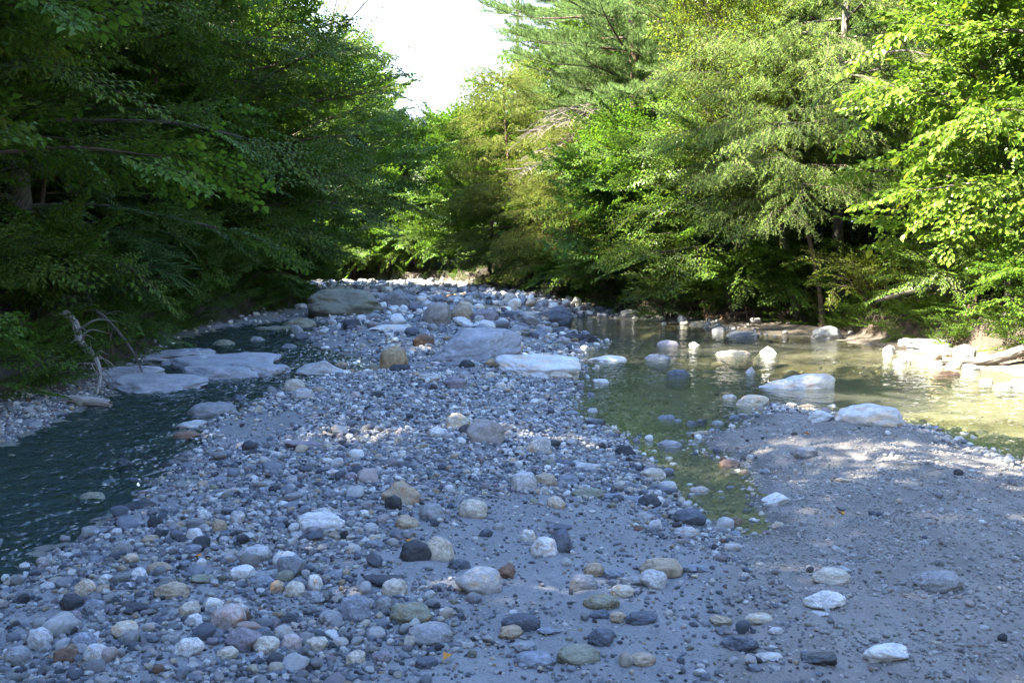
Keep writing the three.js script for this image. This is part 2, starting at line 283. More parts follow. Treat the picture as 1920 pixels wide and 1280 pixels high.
const bark = (r, g, b) => new THREE.MeshStandardMaterial({ color: new THREE.Color().setRGB(r, g, b), map: barkMap, bumpMap: barkBump, bumpScale: 0.02, roughness: 0.9 });
const BARK = { grey: bark(0.17, 0.15, 0.13), brown: bark(0.13, 0.09, 0.065), red: bark(0.21, 0.125, 0.085), dark: bark(0.07, 0.06, 0.05), pale: bark(0.42, 0.39, 0.35), root: bark(0.2, 0.13, 0.085) };
const MATS = { maple: leafMat, beech: leafMat, linden: leafMat, alder: leafMat, hemlock: needleMat, spruce: needleMat, pine: needleMat, larch: needleMat, bare: twigMat };

function limbTube(pts, radii, seg = 7) {             // a tapered round limb through the points
  const curve = new THREE.CatmullRomCurve3(pts), n = Math.max(4, pts.length * 4), pos = [], uv = [], idx = [], frames = curve.computeFrenetFrames(n, false);
  let run = 0, last = null;
  for (let i = 0; i <= n; i++) {
    const t = i / n, c = curve.getPoint(t), f = t * (radii.length - 1), k = Math.min(radii.length - 2, Math.floor(f)), r = lerp(radii[k], radii[k + 1], f - k);
    if (last) run += c.distanceTo(last); last = c;
    for (let j = 0; j <= seg; j++) { const a = (j / seg) * Math.PI * 2, q = c.clone().addScaledVector(frames.normals[i], Math.cos(a) * r).addScaledVector(frames.binormals[i], Math.sin(a) * r); pos.push(q.x, q.y, q.z); uv.push((j / seg) * Math.max(1, Math.round(r * 12)) * 0.5, run * 0.8); }
  }
  for (let i = 0; i < n; i++) for (let j = 0; j < seg; j++) { const a = i * (seg + 1) + j, b = a + seg + 1; idx.push(a, b, a + 1, a + 1, b, b + 1); }
  const g = new THREE.BufferGeometry(); g.setAttribute('position', new THREE.Float32BufferAttribute(pos, 3)); g.setAttribute('uv', new THREE.Float32BufferAttribute(uv, 2)); g.setIndex(idx); g.computeVertexNormals(); return g;
}
function foliage(parent, name, kind, list, tone) {   // list: [position, direction, scale, roll, tint?]
  const M = new THREE.Matrix4(), X = V(), Y = V(), Z = V(), col = new THREE.Color();
  const sets = [[], [], [], []]; list.forEach((b, i) => sets[i % 4].push(b));
  sets.forEach((set, v) => {
    if (!set.length) return;
    const m = lit(new THREE.InstancedMesh(BOUGH[kind][v], MATS[kind], set.length)); m.name = name; m.userData.kind = 'stuff';
    set.forEach(([p, d, s, roll, k = 1], i) => {
      X.copy(d).normalize(); Z.crossVectors(X, V(0, 1, 0)); if (Z.lengthSq() < 1e-4) Z.set(0, 0, 1); Z.normalize(); Y.crossVectors(Z, X);
      const c = Math.cos(roll), q = Math.sin(roll), Y2 = Y.clone().multiplyScalar(c).addScaledVector(Z, q), Z2 = Z.clone().multiplyScalar(c).addScaledVector(Y, -q);
      M.makeBasis(X.clone().multiplyScalar(s), Y2.multiplyScalar(s), Z2.multiplyScalar(s)).setPosition(p); m.setMatrixAt(i, M);
      m.setColorAt(i, col.setRGB(tone[0] * k, tone[1] * k, tone[2] * k));
    });
    parent.add(m);
  });
}
const TONE = {         // leaf colours by species
  maple: [0.085, 0.17, 0.013], beech: [0.095, 0.17, 0.018], linden: [0.12, 0.205, 0.018], birch: [0.15, 0.205, 0.02], willow: [0.085, 0.17, 0.05],
  hemlock: [0.058, 0.118, 0.025], cedar: [0.165, 0.22, 0.035], pine: [0.125, 0.2, 0.06], larch: [0.185, 0.285, 0.06], spruce: [0.08, 0.13, 0.06], dead: [0.2, 0.165, 0.14],
};
const LOOK = {       // pitch of the limbs low and high, taper of the crown, boughs per metre of limb, bough size
  maple: { loose: 0.8, low: 0.35, high: 1.0, sag: 0.25, dens: 2.0, size: 1.0, fan: 0.9, profile: (t) => 0.55 + 0.45 * Math.sin(Math.PI * Math.min(1, t * 0.9 + 0.15)) - 0.55 * t * t * t },
  hemlock: { low: -0.05, high: 0.35, sag: 0.16, dens: 2.3, size: 0.95, fan: 0.75, profile: (t) => 1.05 - 0.95 * t },
  pine: { low: 0.0, high: 0.5, sag: -0.05, dens: 2.0, size: 1.05, fan: 0.8, profile: (t) => 0.75 + 0.4 * Math.sin(Math.PI * t) - 0.75 * t * t },
  larch: { low: 0.1, high: 0.5, sag: 0.3, dens: 1.9, size: 1.0, fan: 0.8, profile: (t) => 1.05 - 0.85 * t },
};
LOOK.beech = { ...LOOK.maple, low: 0.15, high: 0.8, sag: 0.3 }; LOOK.linden = { ...LOOK.maple, sag: 0.4 }; LOOK.alder = { ...LOOK.maple, low: 0.7, high: 1.2, sag: 0.05, profile: (t) => 0.95 - 0.8 * t * t };
TONE.alder = TONE.birch;
LOOK.spruce = { ...LOOK.hemlock, dens: 1.5, sag: 0.3 };
let treeSeed = 40;
function tree(name, label, kind, x, z, H, R, o = {}) {
  const y = ground(x, z), rng = rngOf(o.seed ?? treeSeed++), look = LOOK[kind], g = thing(name, label, 'tree', [x, y, z], o.group);
  const lean = o.lean ?? [(rng() - 0.5) * 0.06 * H, (rng() - 0.5) * 0.06 * H], r0 = o.r ?? 0.009 * H + 0.03, h0 = o.from ?? H * 0.12, tone = TONE[o.tone ?? kind];
  const stem = (t) => V(lean[0] * t * (0.4 + 0.6 * t) + 0.1 * Math.sin(t * 7 + x), t * H - 0.25 * (1 - t), lean[1] * t + 0.1 * Math.sin(t * 6 + z));
  const pts = []; for (let i = 0; i <= 8; i++) pts.push(stem(i / 8));
  part(g, 'trunk', limbTube(pts, [r0 * 1.5, r0 * 0.95, r0 * 0.86, r0 * 0.76, r0 * 0.64, r0 * 0.5, r0 * 0.36, r0 * 0.2, r0 * 0.06], 10), BARK[o.bark ?? 'brown']);
  const n = Math.round((o.limbs ?? (H - h0) * 3.4) * 1.7), woods = [], list = [], turn0 = rng() * 6;
  for (let i = 0; i < n; i++) {
    const t = (i + 0.3 + 0.5 * rng()) / n, h = h0 + (H - h0) * Math.pow(t, 0.95) * 0.98, q = h / H;
    let az = turn0 + i * 2.39996 + (rng() - 0.5) * 0.7;
    let L = R * Math.max(0.08, look.profile(t)) * (0.7 + 0.5 * rng()), pitch = lerp(look.low, look.high, t) + (rng() - 0.5) * 0.3;
    if (o.toward !== undefined) { const f = Math.cos(az - o.toward); L *= 1 + (o.pull ?? 0.35) * f; }
    const high = h > 9; if (high && rng() < 0.35) continue;
    if (o.gaps && N3(Math.cos(az) * 0.9 + x, h * 0.45, Math.sin(az) * 0.9 + z) < o.gaps - 0.6) continue;
    const dir = V(Math.cos(az) * Math.cos(pitch), Math.sin(pitch), Math.sin(az) * Math.cos(pitch)), base = stem(q);
    const along = (s) => base.clone().addScaledVector(dir, L * s).add(V(0, -look.sag * L * s * s * 0.6, 0)).add(V(0.05 * Math.sin(s * 5 + i), 0.04 * Math.sin(s * 6 + i * 2), 0.05 * Math.cos(s * 4 + i)).multiplyScalar(s * L * 0.5));
    const lr = Math.min(r0 * 0.4, 0.012 * L + 0.008);
    woods.push(limbTube([along(0), along(0.35), along(0.7), along(1)], [lr, lr * 0.7, lr * 0.45, lr * 0.15], 5));
    const m = Math.max(3, Math.round(L * look.dens * 1.3 * (o.dense ?? 1)));
    for (let k = 0; k <= m; k++) {
      const s = k === m ? 0.97 : 0.22 + 0.75 * (k + 0.4 * rng()) / m, p = along(s), d = along(Math.min(1, s + 0.1)).sub(along(s - 0.1)).normalize();
      const fan = k === m ? 0 : (k % 2 ? 1 : -1) * look.fan * (0.5 + 0.7 * rng());
      d.applyAxisAngle(V(0, 1, 0), fan); d.y += (rng() - 0.5) * (look.loose ?? 0.3);
      list.push([p, d, look.size * 1.2 * (o.size ?? 1) * (0.6 + 0.55 * rng()) * (s > 0.9 ? 0.9 : 1), (rng() - 0.5) * (look.loose ?? 0.3) * 2, 0.78 + 0.45 * rng()]);
    }
  }
  for (let k = 0; k < 4; k++) list.push([stem(0.97), V(Math.cos(k * 1.6), 1.4, Math.sin(k * 1.6)), look.size * 0.5, 0, 1]);
  part(g, 'branches', mergeGeometries(woods), BARK[o.bark === 'red' ? 'brown' : o.bark ?? 'brown'], 'stuff');
  foliage(g, 'foliage', kind, list, tone);
  if (o.dead) foliage(g, 'dead_twigs', 'bare', o.dead.map(([h, az, L, s]) => [stem(h / H).addScaledVector(V(Math.cos(az), -0.12, Math.sin(az)), L), V(Math.cos(az), -0.25, Math.sin(az)), s, 0, 1]), TONE.dead);
  return g;
}
function shrub(name, label, kind, x, z, H, R, o = {}) {
  const y = ground(x, z), rng = rngOf(o.seed ?? treeSeed++), g = thing(name, label, 'shrub', [x, y, z], o.group), list = [], woods = [], n = o.stems ?? 9;
  for (let i = 0; i < n; i++) {
    const az = i * 2.4 + rng(), to = o.toward === undefined ? V() : V(Math.cos(o.toward), 0, Math.sin(o.toward)).multiplyScalar((o.pull ?? 0.6) * R);
    const rr = R * (0.3 + 0.6 * rng()), hh = H * (0.55 + 0.45 * rng()), end = V(Math.cos(az) * rr, hh, Math.sin(az) * rr).add(to), mid = end.clone().multiplyScalar(0.5).add(V(0, hh * 0.22, 0));
    const c = new THREE.QuadraticBezierCurve3(V(Math.cos(az) * 0.1, -0.2, Math.sin(az) * 0.1), mid, end.clone().add(V(0, -(o.weep ?? 0.1) * H, 0)));
    woods.push(limbTube([0, 0.33, 0.66, 1].map((t) => c.getPoint(t)), [0.03, 0.022, 0.014, 0.004], 5));
    const m = Math.max(4, Math.round(c.getLength() * 4));
    for (let k = 0; k < m; k++) { const t = 0.2 + 0.8 * (k + rng() * 0.5) / m, d = c.getTangent(Math.min(1, t)); d.applyAxisAngle(V(0, 1, 0), (k % 2 ? 1 : -1) * (0.5 + 0.6 * rng())); d.y += (rng() - 0.6) * 0.5; list.push([c.getPoint(Math.min(1, t)), d, (o.size ?? 0.7) * (0.6 + 0.5 * rng()), (rng() - 0.5), 0.75 + 0.5 * rng()]); }
  }
  part(g, 'stems', mergeGeometries(woods), BARK[o.bark ?? 'brown'], 'stuff'); foliage(g, 'foliage', kind, list, TONE[o.tone ?? kind]);
  return g;
}
// ---------------------------------------------------------------- trees of the left bank (in shade, the sun behind them)
const RIVER_L = 0.35, RIVER_R = 2.5;                 // the way the crowns reach: over the water
tree('maple_tree', 'dark maple at the near end of the left bank', 'maple', -8.6, -8.5, 10.2, 3.5, { toward: RIVER_L, from: 1.8 });
tree('maple_tree', 'dark leafy maple overhanging the left channel beside the bleached branch', 'maple', -8.4, -12.6, 11.6, 3.6, { toward: RIVER_L, from: 1.6, gaps: 0.2 });
tree('beech_tree', 'beech with pale level leaf sprays on the left bank', 'beech', -8.9, -18.4, 19.5, 3.9, { toward: RIVER_L, from: 1.7, bark: 'grey', gaps: 0.25 });
tree('hemlock_tree', 'tall dark hemlock with a straight visible trunk, left bank', 'hemlock', -8.6, -24.2, 15.5, 2.7, { from: 2, lean: [0.1, 0], gaps: 0.3 });
tree('maple_tree', 'deep green maple behind the grey ledge', 'maple', -9.4, -21.2, 16.8, 3.2, { toward: RIVER_L, from: 2, gaps: 0.2 });
tree('beech_tree', 'beech hanging low over the upstream boulders, left bank', 'beech', -7.6, -28, 12.5, 3.2, { toward: 0.2, from: 0.9 });
tree('maple_tree', 'maple with layered yellow-green boughs at the river bend', 'maple', -7.9, -31.5, 11, 3.8, { toward: 0.2, from: 1.6, gaps: 0.25 });
tree('beech_tree', 'beech with drooping sunlit fans above the upstream rocks', 'beech', -9.3, -35.5, 9.6, 4.4, { toward: 0.1, from: 1.2, gaps: 0.25 });
tree('maple_tree', 'blue-green maple filling the far bend of the river', 'maple', -9.8, -41, 8.6, 5.0, { toward: 0, from: 0.9, pull: 0.5 });
tree('birch_tree', 'tall sparse birch against the white sky', 'alder', -10.0, -43.5, 13.8, 3.8, { tone: 'birch', toward: 0, pull: 0.55, lean: [3, 0.3], from: 4, gaps: 0.55, dense: 0.55, bark: 'grey' });
tree('maple_tree', 'yellow-lit maple crown above the left wood', 'maple', -10.6, -38, 11, 3.2, { toward: 0, from: 4, gaps: 0.35 });
// ---------------------------------------------------------------- trees of the right bank (in sun)
tree('linden_tree', 'big-leaved sunlit tree at the right edge above the root tangle', 'linden', 10.3, -17.2, 12, 3.5, { toward: RIVER_R + 0.3, from: 1.5, gaps: 0.15, bark: 'grey', dense: 1.15 });
tree('linden_tree', 'low leafy sapling leaning out over the right shore', 'linden', 9.9, -19.6, 5.2, 2.3, { toward: 2.9, from: 0.8, bark: 'grey', lean: [-1.2, 0.6], pull: 0.5 });
tree('larch_tree', 'feathery pale green larch on the right bank', 'larch', 8.3, -25.6, 13.5, 3.3, { from: 3.0, limbs: 50, size: 1.15, toward: 2.6, bark: 'grey' });
tree('larch_tree', 'slim drooping larch in front of the taller one', 'larch', 7.6, -24.6, 7.0, 1.8, { from: 2.9, limbs: 24, toward: 2.0, r: 0.07, lean: [-1.4, 0.2], dense: 1.2 });
tree('birch_tree', 'yellow-green birch with a crooked leaning trunk at the waterline', 'alder', 7.5, -26.2, 8.6, 2.6, { tone: 'birch', from: 2.0, lean: [-3.0, 0], toward: 2.9, limbs: 40, bark: 'grey', dense: 1.2 });
tree('beech_tree', 'beech with broad sunlit boughs over the far pool', 'beech', 6.3, -28.4, 5.2, 3.2, { from: 0.9, toward: 2.3, limbs: 30, bark: 'grey' });
tree('maple_tree', 'small bright maple between the beech and the cedar', 'maple', 4.3, -32, 4.6, 2.6, { from: 0.6, toward: 2.3, limbs: 28 });
tree('pine_tree', 'white pine with a bare orange trunk and level plumes', 'pine', 4.6, -37, 16, 3.9, { from: 6.2, limbs: 40, lean: [-0.7, 0], bark: 'red', r: 0.24, toward: 2.8, pull: 0.25,
  dead: [[6.3, 2.6, 1.5, 1.9], [5.7, 2.7, 2.6, 1.5], [5.2, 2.85, 1.6, 1.8], [4.5, 2.8, 2.7, 1.5], [6.2, 2.75, 0.2, 1.5], [6.1, 2.9, 1.1, 1.7], [5.9, 2.8, 2.0, 1.6], [5.6, 2.95, 0.6, 1.6], [4.9, 2.8, 0.3, 1.5], [4.8, 2.75, 1.2, 1.8], [4.6, 2.9, 2.0, 1.6], [4.4, 2.6, 0.8, 1.5]] });
tree('pine_tree', 'dark plumed pine behind the yellow-green birch', 'pine', 8.4, -34, 16, 3.8, { from: 4.5, limbs: 44, bark: 'brown' });
tree('cedar_tree', 'olive cedar with reddish stems at the upstream bend', 'larch', 2.4, -37.2, 5.6, 2.0, { tone: 'cedar', from: 0.9, toward: 2.4, bark: 'red', limbs: 50 });
tree('cedar_tree', 'pointed olive cedar left of the reddish stems', 'larch', 0.3, -41.5, 8.4, 2.0, { lean: [-0.8, 0], tone: 'cedar', from: 0.8, toward: 2.6, bark: 'red', limbs: 50 });
tree('maple_tree', 'bright yellow-green young maple at the far right bend', 'maple', -1.0, -46.3, 7.2, 3.0, { from: 0.6, toward: 2.6, limbs: 34 });
tree('birch_tree', 'bright birch sapling beside the reddish cedar stems', 'alder', 1.5, -39.2, 5.0, 1.9, { tone: 'birch', from: 0.5, toward: 2.4, limbs: 26 });
tree('spruce_tree', 'thin ragged spruce top standing against the sky', 'spruce', 0.4, -56, 20, 1.9, { from: 3, limbs: 46, dense: 0.7, gaps: 0.25, bark: 'grey', lean: [0, 0] });
tree('pine_tree', 'tall pale pine behind the orange-trunked one', 'pine', 3.4, -47, 18, 4.0, { from: 5, limbs: 44, bark: 'grey' });
tree('pine_tree', 'broad pine plumes at the top of the right wood', 'pine', 6.8, -41, 18, 4.2, { from: 5, limbs: 46 });
tree('hemlock_tree', 'dark hemlock in the gap right of the larch', 'hemlock', 11.8, -26.5, 14, 3.2, { from: 2 });
tree('maple_tree', 'shaded maple between the larch and the big-leaved tree', 'maple', 13.2, -23.5, 13, 3.3, { from: 2.4 });
// ---------------------------------------------------------------- the wood behind, left and right, and beyond the bend
{
  const rng = rngOf(77), spots = [];
  const free = (x, z, r) => spots.every(([a, b]) => (a - x) ** 2 + (b - z) ** 2 > r * r);
  const ORD = ['nearest', 'second nearest', 'third nearest', 'fourth nearest', 'fifth nearest', 'sixth nearest', 'seventh nearest', 'eighth nearest', 'ninth nearest', 'tenth nearest', 'eleventh nearest', 'twelfth nearest'];
  let kinds;
  const wood = (n, pick, low, high, R, label, group, o = {}) => {
    const here = []; kinds = o.kinds ?? ['maple', 'beech', 'maple', 'hemlock'];
    for (let tries = 0; here.length < n && tries < 4000; tries++) { const [x, z] = pick(); if (!free(x, z, o.apart ?? 2.4)) continue; spots.push([x, z]); here.push([x, z]); }
    here.sort((a, b) => Math.hypot(...a) - Math.hypot(...b));
    const count = {};
    here.forEach(([x, z], i) => {
      const k = kinds[i % kinds.length]; count[k] = (count[k] ?? -1) + 1;
      let H = low + (high - low) * rng();
      if (x < 0.005 * z && x > 0.135 * z) H = Math.min(H, 0.132 * -z + 1.75 - ground(x, z));
      tree(k + '_tree', label(k, ORD[count[k]]), k, x, z, H, R * (0.85 + 0.3 * rng()), { group, from: H * (o.from ?? 0.14), gaps: o.gaps ?? 0.15, size: o.size ?? 1, dense: o.dense ?? 0.8, toward: o.toward });
    });
  };
  
  wood(9, () => { const z = -9 - 10 * rng(); return [edge(LEFT_EDGE, -z) - 4 - 3.5 * rng(), z]; }, 11.5, 13, 3.4, (k, n) => `${n} shaded ${k} of the wood behind the channel bank`, 'trees behind the left bank');
  wood(9, () => { const z = -20 - 26 * rng(); return [edge(LEFT_EDGE, -z) - 4 - 3.5 * rng(), z]; }, 9.5, 11, 3.3, (k, n) => `${n} ${k} of the wood behind the ledge bank`, 'trees behind the left bank');
  wood(8, () => { const z = 4 - 9.5 * rng(); return [edge(LEFT_EDGE, -z) - 1.2 - 4 * rng(), z]; }, 11.5, 12.5, 3.6, (k, n) => `${n} ${k} beside the camera, shading the gravel`, 'trees shading the near gravel');
  wood(18, () => { const z = -14 - 38 * rng(); return [edge(RIGHT_EDGE, -z) + 4.2 + 5 * rng(), z]; }, 12, 16, 3.3, (k, n) => `${n} ${k} of the wood behind the sunlit right bank`, 'trees behind the right bank', { kinds: ['maple', 'pine', 'beech'] });
  wood(11, () => { const x = -20 + 17 * rng(); return [x, -(57.5 + 3 * rng() + Math.max(0, -x - 9) * 0.3)]; }, 9, 12.5, 3.4, (k, n) => `${n} ${k} on the far bank beyond the bend`, 'trees on the far bank', { kinds: ['maple', 'beech'], from: 0.04, size: 1.2 });
  wood(12, () => [-26 + 34 * rng(), -66 - 20 * rng()], 10, 15, 3.8, (k, n) => `${n} distant ${k} on the rise beyond the bend`, 'distant trees beyond the bend', { kinds: ['maple', 'beech', 'spruce'], size: 1.3 });
  wood(14, () => { const z = -10 - 36 * rng(); return [edge(LEFT_EDGE, -z) - 1.6 - 2.2 * rng(), z]; }, 3.5, 6, 2.0, (k, n) => `${n} ${k} sapling under the left bank trees`, 'saplings of the left bank', { from: 0.06, apart: 1.5, toward: RIVER_L });
  wood(16, () => { const z = -15 - 32 * rng(); return [edge(RIGHT_EDGE, -z) + 1.6 + 2.4 * rng(), z]; }, 3.5, 6, 2.0, (k, n) => `${n} ${k} sapling under the right bank trees`, 'saplings of the right bank', { kinds: ['maple', 'beech', 'linden'], from: 0.06, apart: 1.5, toward: RIVER_R });
  wood(6, () => { const z = 5 - 17 * rng(); return [edge(RIGHT_EDGE, -z) + 1.2 + 2.5 * rng(), z]; }, 11, 14, 3.4, (k, n) => `${n} ${k} on the right bank beside the camera`, 'trees beside and behind the viewpoint');
  wood(8, () => [-9 + 20 * rng(), 9 + 6 * rng()], 11, 14, 3.5, (k, n) => `${n} ${k} on the gravel shore behind the camera`, 'trees beside and behind the viewpoint');
  // the depth of the forest, which reads as one mass
  const mass = (label, n, pick) => {
    const list = [];
    for (let i = 0; i < n; i++) { const [x, z, top] = pick(), h = top * Math.pow(rng(), 0.9); list.push([V(x, ground(x, z) + h, z), V(rng() - 0.5, -0.1 + 0.4 * rng(), rng() - 0.5), 1.6 + 1.4 * rng(), (rng() - 0.5), 0.7 + 0.5 * rng()]); }
    const g = thing('forest', label, 'forest', [0, 0, 0]); g.userData.kind = 'stuff'; foliage(g, 'foliage', 'maple', list, TONE.maple);
  };
  mass('deep shaded forest filling the left behind the bank trees', 1500, () => { const z = 2 - 60 * rng(); return [edge(LEFT_EDGE, -Math.max(z, -40)) - 9 - 6 * rng(), z, 9]; });
  mass('deep forest filling the right behind the bank trees', 1700, () => { const z = -8 - 52 * rng(); return [Math.max(edge(RIGHT_EDGE, -z), -2) + 10 + 6 * rng(), z, 12]; });
  mass('far forest closing the valley beyond the bend', 1800, () => { const x = -40 + 52 * rng(), z = -64 - 34 * rng(); return [x, z, x < 0.005 * z && x > 0.135 * z ? 5.5 : 12]; });
}
// ---------------------------------------------------------------- shrubs at the water's edge
const SH = 'shrubs along the right waterline';
shrub('willow_shrub', 'blue-green willow shrub trailing into the far pool', 'alder', 4.6, -29.3, 1.5, 1.3, { tone: 'willow', toward: 2.2, weep: 0.5, group: SH });
shrub('alder_shrub', 'leafy alder bush under the birch by the pool', 'maple', 6.3, -27.6, 1.9, 1.4, { toward: 2.3, weep: 0.3, group: SH });
shrub('alder_shrub', 'green bush between the willow shrub and the cedar', 'beech', 3.3, -32.0, 2.0, 1.4, { toward: 2.4, weep: 0.3, group: SH });
shrub('alder_shrub', 'bright low bush under the far right maple', 'beech', 0.2, -42.2, 2.2, 1.6, { toward: 2.4, weep: 0.3, group: SH });
shrub('alder_shrub', 'shaded bush behind the root tangle, right bank', 'maple', 10.4, -22.5, 1.8, 1.3, { toward: 2.6, group: SH });
shrub('alder_shrub', 'bush with large leaves hanging over the right shore log', 'linden', 10.6, -16.2, 2.3, 1.5, { toward: 2.9, weep: 0.3, group: SH });
const SL = 'shrubs along the left bank';
shrub('alder_shrub', 'small bush with sun-flecked leaves above the bleached branch', 'maple', -7.6, -15.6, 1.7, 0.8, { toward: 0.3, group: SL });
shrub('alder_shrub', 'dark bush at the foot of the left bank, near end', 'beech', -7.3, -11.5, 1.3, 1.0, { toward: 0.3, group: SL });
shrub('alder_shrub', 'dark bush overhanging the ledge pool', 'beech', -8.3, -21.5, 1.7, 1.3, { toward: 0.2, weep: 0.3, group: SL });
shrub('alder_shrub', 'dark bush at the corner before the river bend', 'maple', -7.0, -29.5, 1.8, 1.4, { toward: 0.2, weep: 0.3, group: SL });
shrub('alder_shrub', 'low bush by the far left bend', 'beech', -10.2, -39, 2.0, 1.6, { toward: 0.1, weep: 0.3, group: SL });
{
  const rng = rngOf(555), where = ['beside the big-leaved tree', 'by the stick over the roots', 'behind the shore ledge', 'near the larch foot', 'at the birch foot', 'beside the willow shrub', 'below the small bright maple', 'before the cedar', 'by the far bend'];
  where.forEach((w, i) => { const d = 16.5 + 3.2 * i; shrub('alder_shrub', `low leafy bush ${w}, right bank`, ['maple', 'beech', 'alder'][i % 3], edge(RIGHT_EDGE, d) + 0.5 + 0.5 * rng(), -d, 1.3 + 0.9 * rng(), 1.1 + 0.4 * rng(), { toward: RIVER_R, weep: 0.35, group: SH, stems: 10 }); });
  const whereL = ['in front of the near maple', 'beside the bleached branch', 'above the lower ledge', 'above the upper ledge', 'behind the ledge pool', 'by the low olive-grey boulder', 'at the bend corner', 'past the bend corner', 'at the far bend'];
  whereL.forEach((w, i) => { const d = 10.4 + 3.6 * i; if (i === 1) return; shrub('alder_shrub', `shaded leafy bush ${w}, left bank`, ['maple', 'beech', 'hemlock'][i % 3], edge(LEFT_EDGE, d) - 0.5 - 0.5 * rng(), -d, 1.4 + 0.9 * rng(), 1.1 + 0.4 * rng(), { toward: RIVER_L, weep: 0.35, group: SL, stems: 10 }); });
  for (let i = 0; i < 8; i++) { const x = -3.2 - 1.9 * i; shrub('alder_shrub', `${['first', 'second', 'third', 'fourth', 'fifth', 'sixth', 'seventh', 'eighth'][i]} bush from the right along the far bank beyond the bend`, ['maple', 'beech'][i % 2], x, -(53.6 + Math.max(0, -x - 3.6) * 0.45 + 0.6 * rng()), 2.6 + rng(), 1.9, { toward: 1.6, weep: 0.4, group: 'bushes on the far bank', stems: 11, size: 1 }); }
}
// ---------------------------------------------------------------- ground cover of the banks
{
  const rng = rngOf(321), list = [];
  for (let i = 0; i < 9000 && list.length < 2000; i++) {
    const z = 1 - 62 * rng(), left = rng() < 0.5, e = left ? edge(LEFT_EDGE, -z) : edge(RIGHT_EDGE, -z), x = left ? e - 0.05 - 7 * rng() ** 2.2 : e + 0.1 + 8 * rng() ** 2.2;
    if (N2(x * 0.5, z * 0.5) < -0.4) continue;
    const a = rng() * 6.28; list.push([V(x, ground(x, z) - 0.02, z), V(Math.cos(a), 0.5 + rng(), Math.sin(a)), 0.22 + 0.3 * rng(), (rng() - 0.5), 0.7 + 0.5 * rng()]);
  }
  for (let i = 0; i < 900; i++) {                      // plants rooted in the bank faces, hanging over the water
    const left = rng() < 0.55, d = left ? 9 + 24 * rng() : 14 + 22 * rng(), e = left ? edge(LEFT_EDGE, d) : edge(RIGHT_EDGE, d), x = left ? e - 0.1 - 1.1 * rng() : e + 0.1 + 1.1 * rng(), a = (left ? 0.3 : 2.5) + (rng() - 0.5) * 2;
    list.push([V(x, ground(x, -d) - 0.02, -d), V(Math.cos(a), 0.1 + 0.7 * rng(), Math.sin(a)), 0.3 + 0.4 * rng(), (rng() - 0.5), 0.75 + 0.5 * rng()]);
  }
  const g = thing('undergrowth', 'low green seedlings and leafy plants covering both forest banks', 'undergrowth', [0, 0, 0]); g.userData.kind = 'stuff';
  foliage(g, 'seedlings', 'beech', list, TONE.maple);
}

// ---------------------------------------------------------------- stones
const ROCK = { pale: [0.4, 0.39, 0.375], white: [0.54, 0.53, 0.51], grey: [0.23, 0.23, 0.23], blue: [0.185, 0.2, 0.225], slate: [0.085, 0.095, 0.115], cream: [0.43, 0.385, 0.31], tan: [0.33, 0.26, 0.18], pink: [0.37, 0.31, 0.29], purple: [0.21, 0.185, 0.2], dark: [0.045, 0.046, 0.05], brown: [0.17, 0.11, 0.075], olive: [0.2, 0.195, 0.14], ochre: [0.34, 0.25, 0.14], granite: [0.28, 0.25, 0.225], blueslab: [0.29, 0.295, 0.31] };
const BANDED = { blue: 1, slate: 1, grey: 0.6, blueslab: 0.8, dark: 0.5, purple: 0.6 };
const stoneMat = new THREE.MeshStandardMaterial({ vertexColors: true, map: stoneMap, bumpMap: stoneBump, bumpScale: 0.009, roughness: 0.8 });
const wetMat = new THREE.MeshStandardMaterial({ vertexColors: true, map: stoneMap, bumpMap: stoneBump, bumpScale: 0.006, roughness: 0.3 });
const balls = {};
function ball(detail) { if (!balls[detail]) { const g = new THREE.IcosahedronGeometry(1, detail); g.deleteAttribute('uv'); g.deleteAttribute('normal'); balls[detail] = mergeVertices(g, 1e-4); } return balls[detail]; }
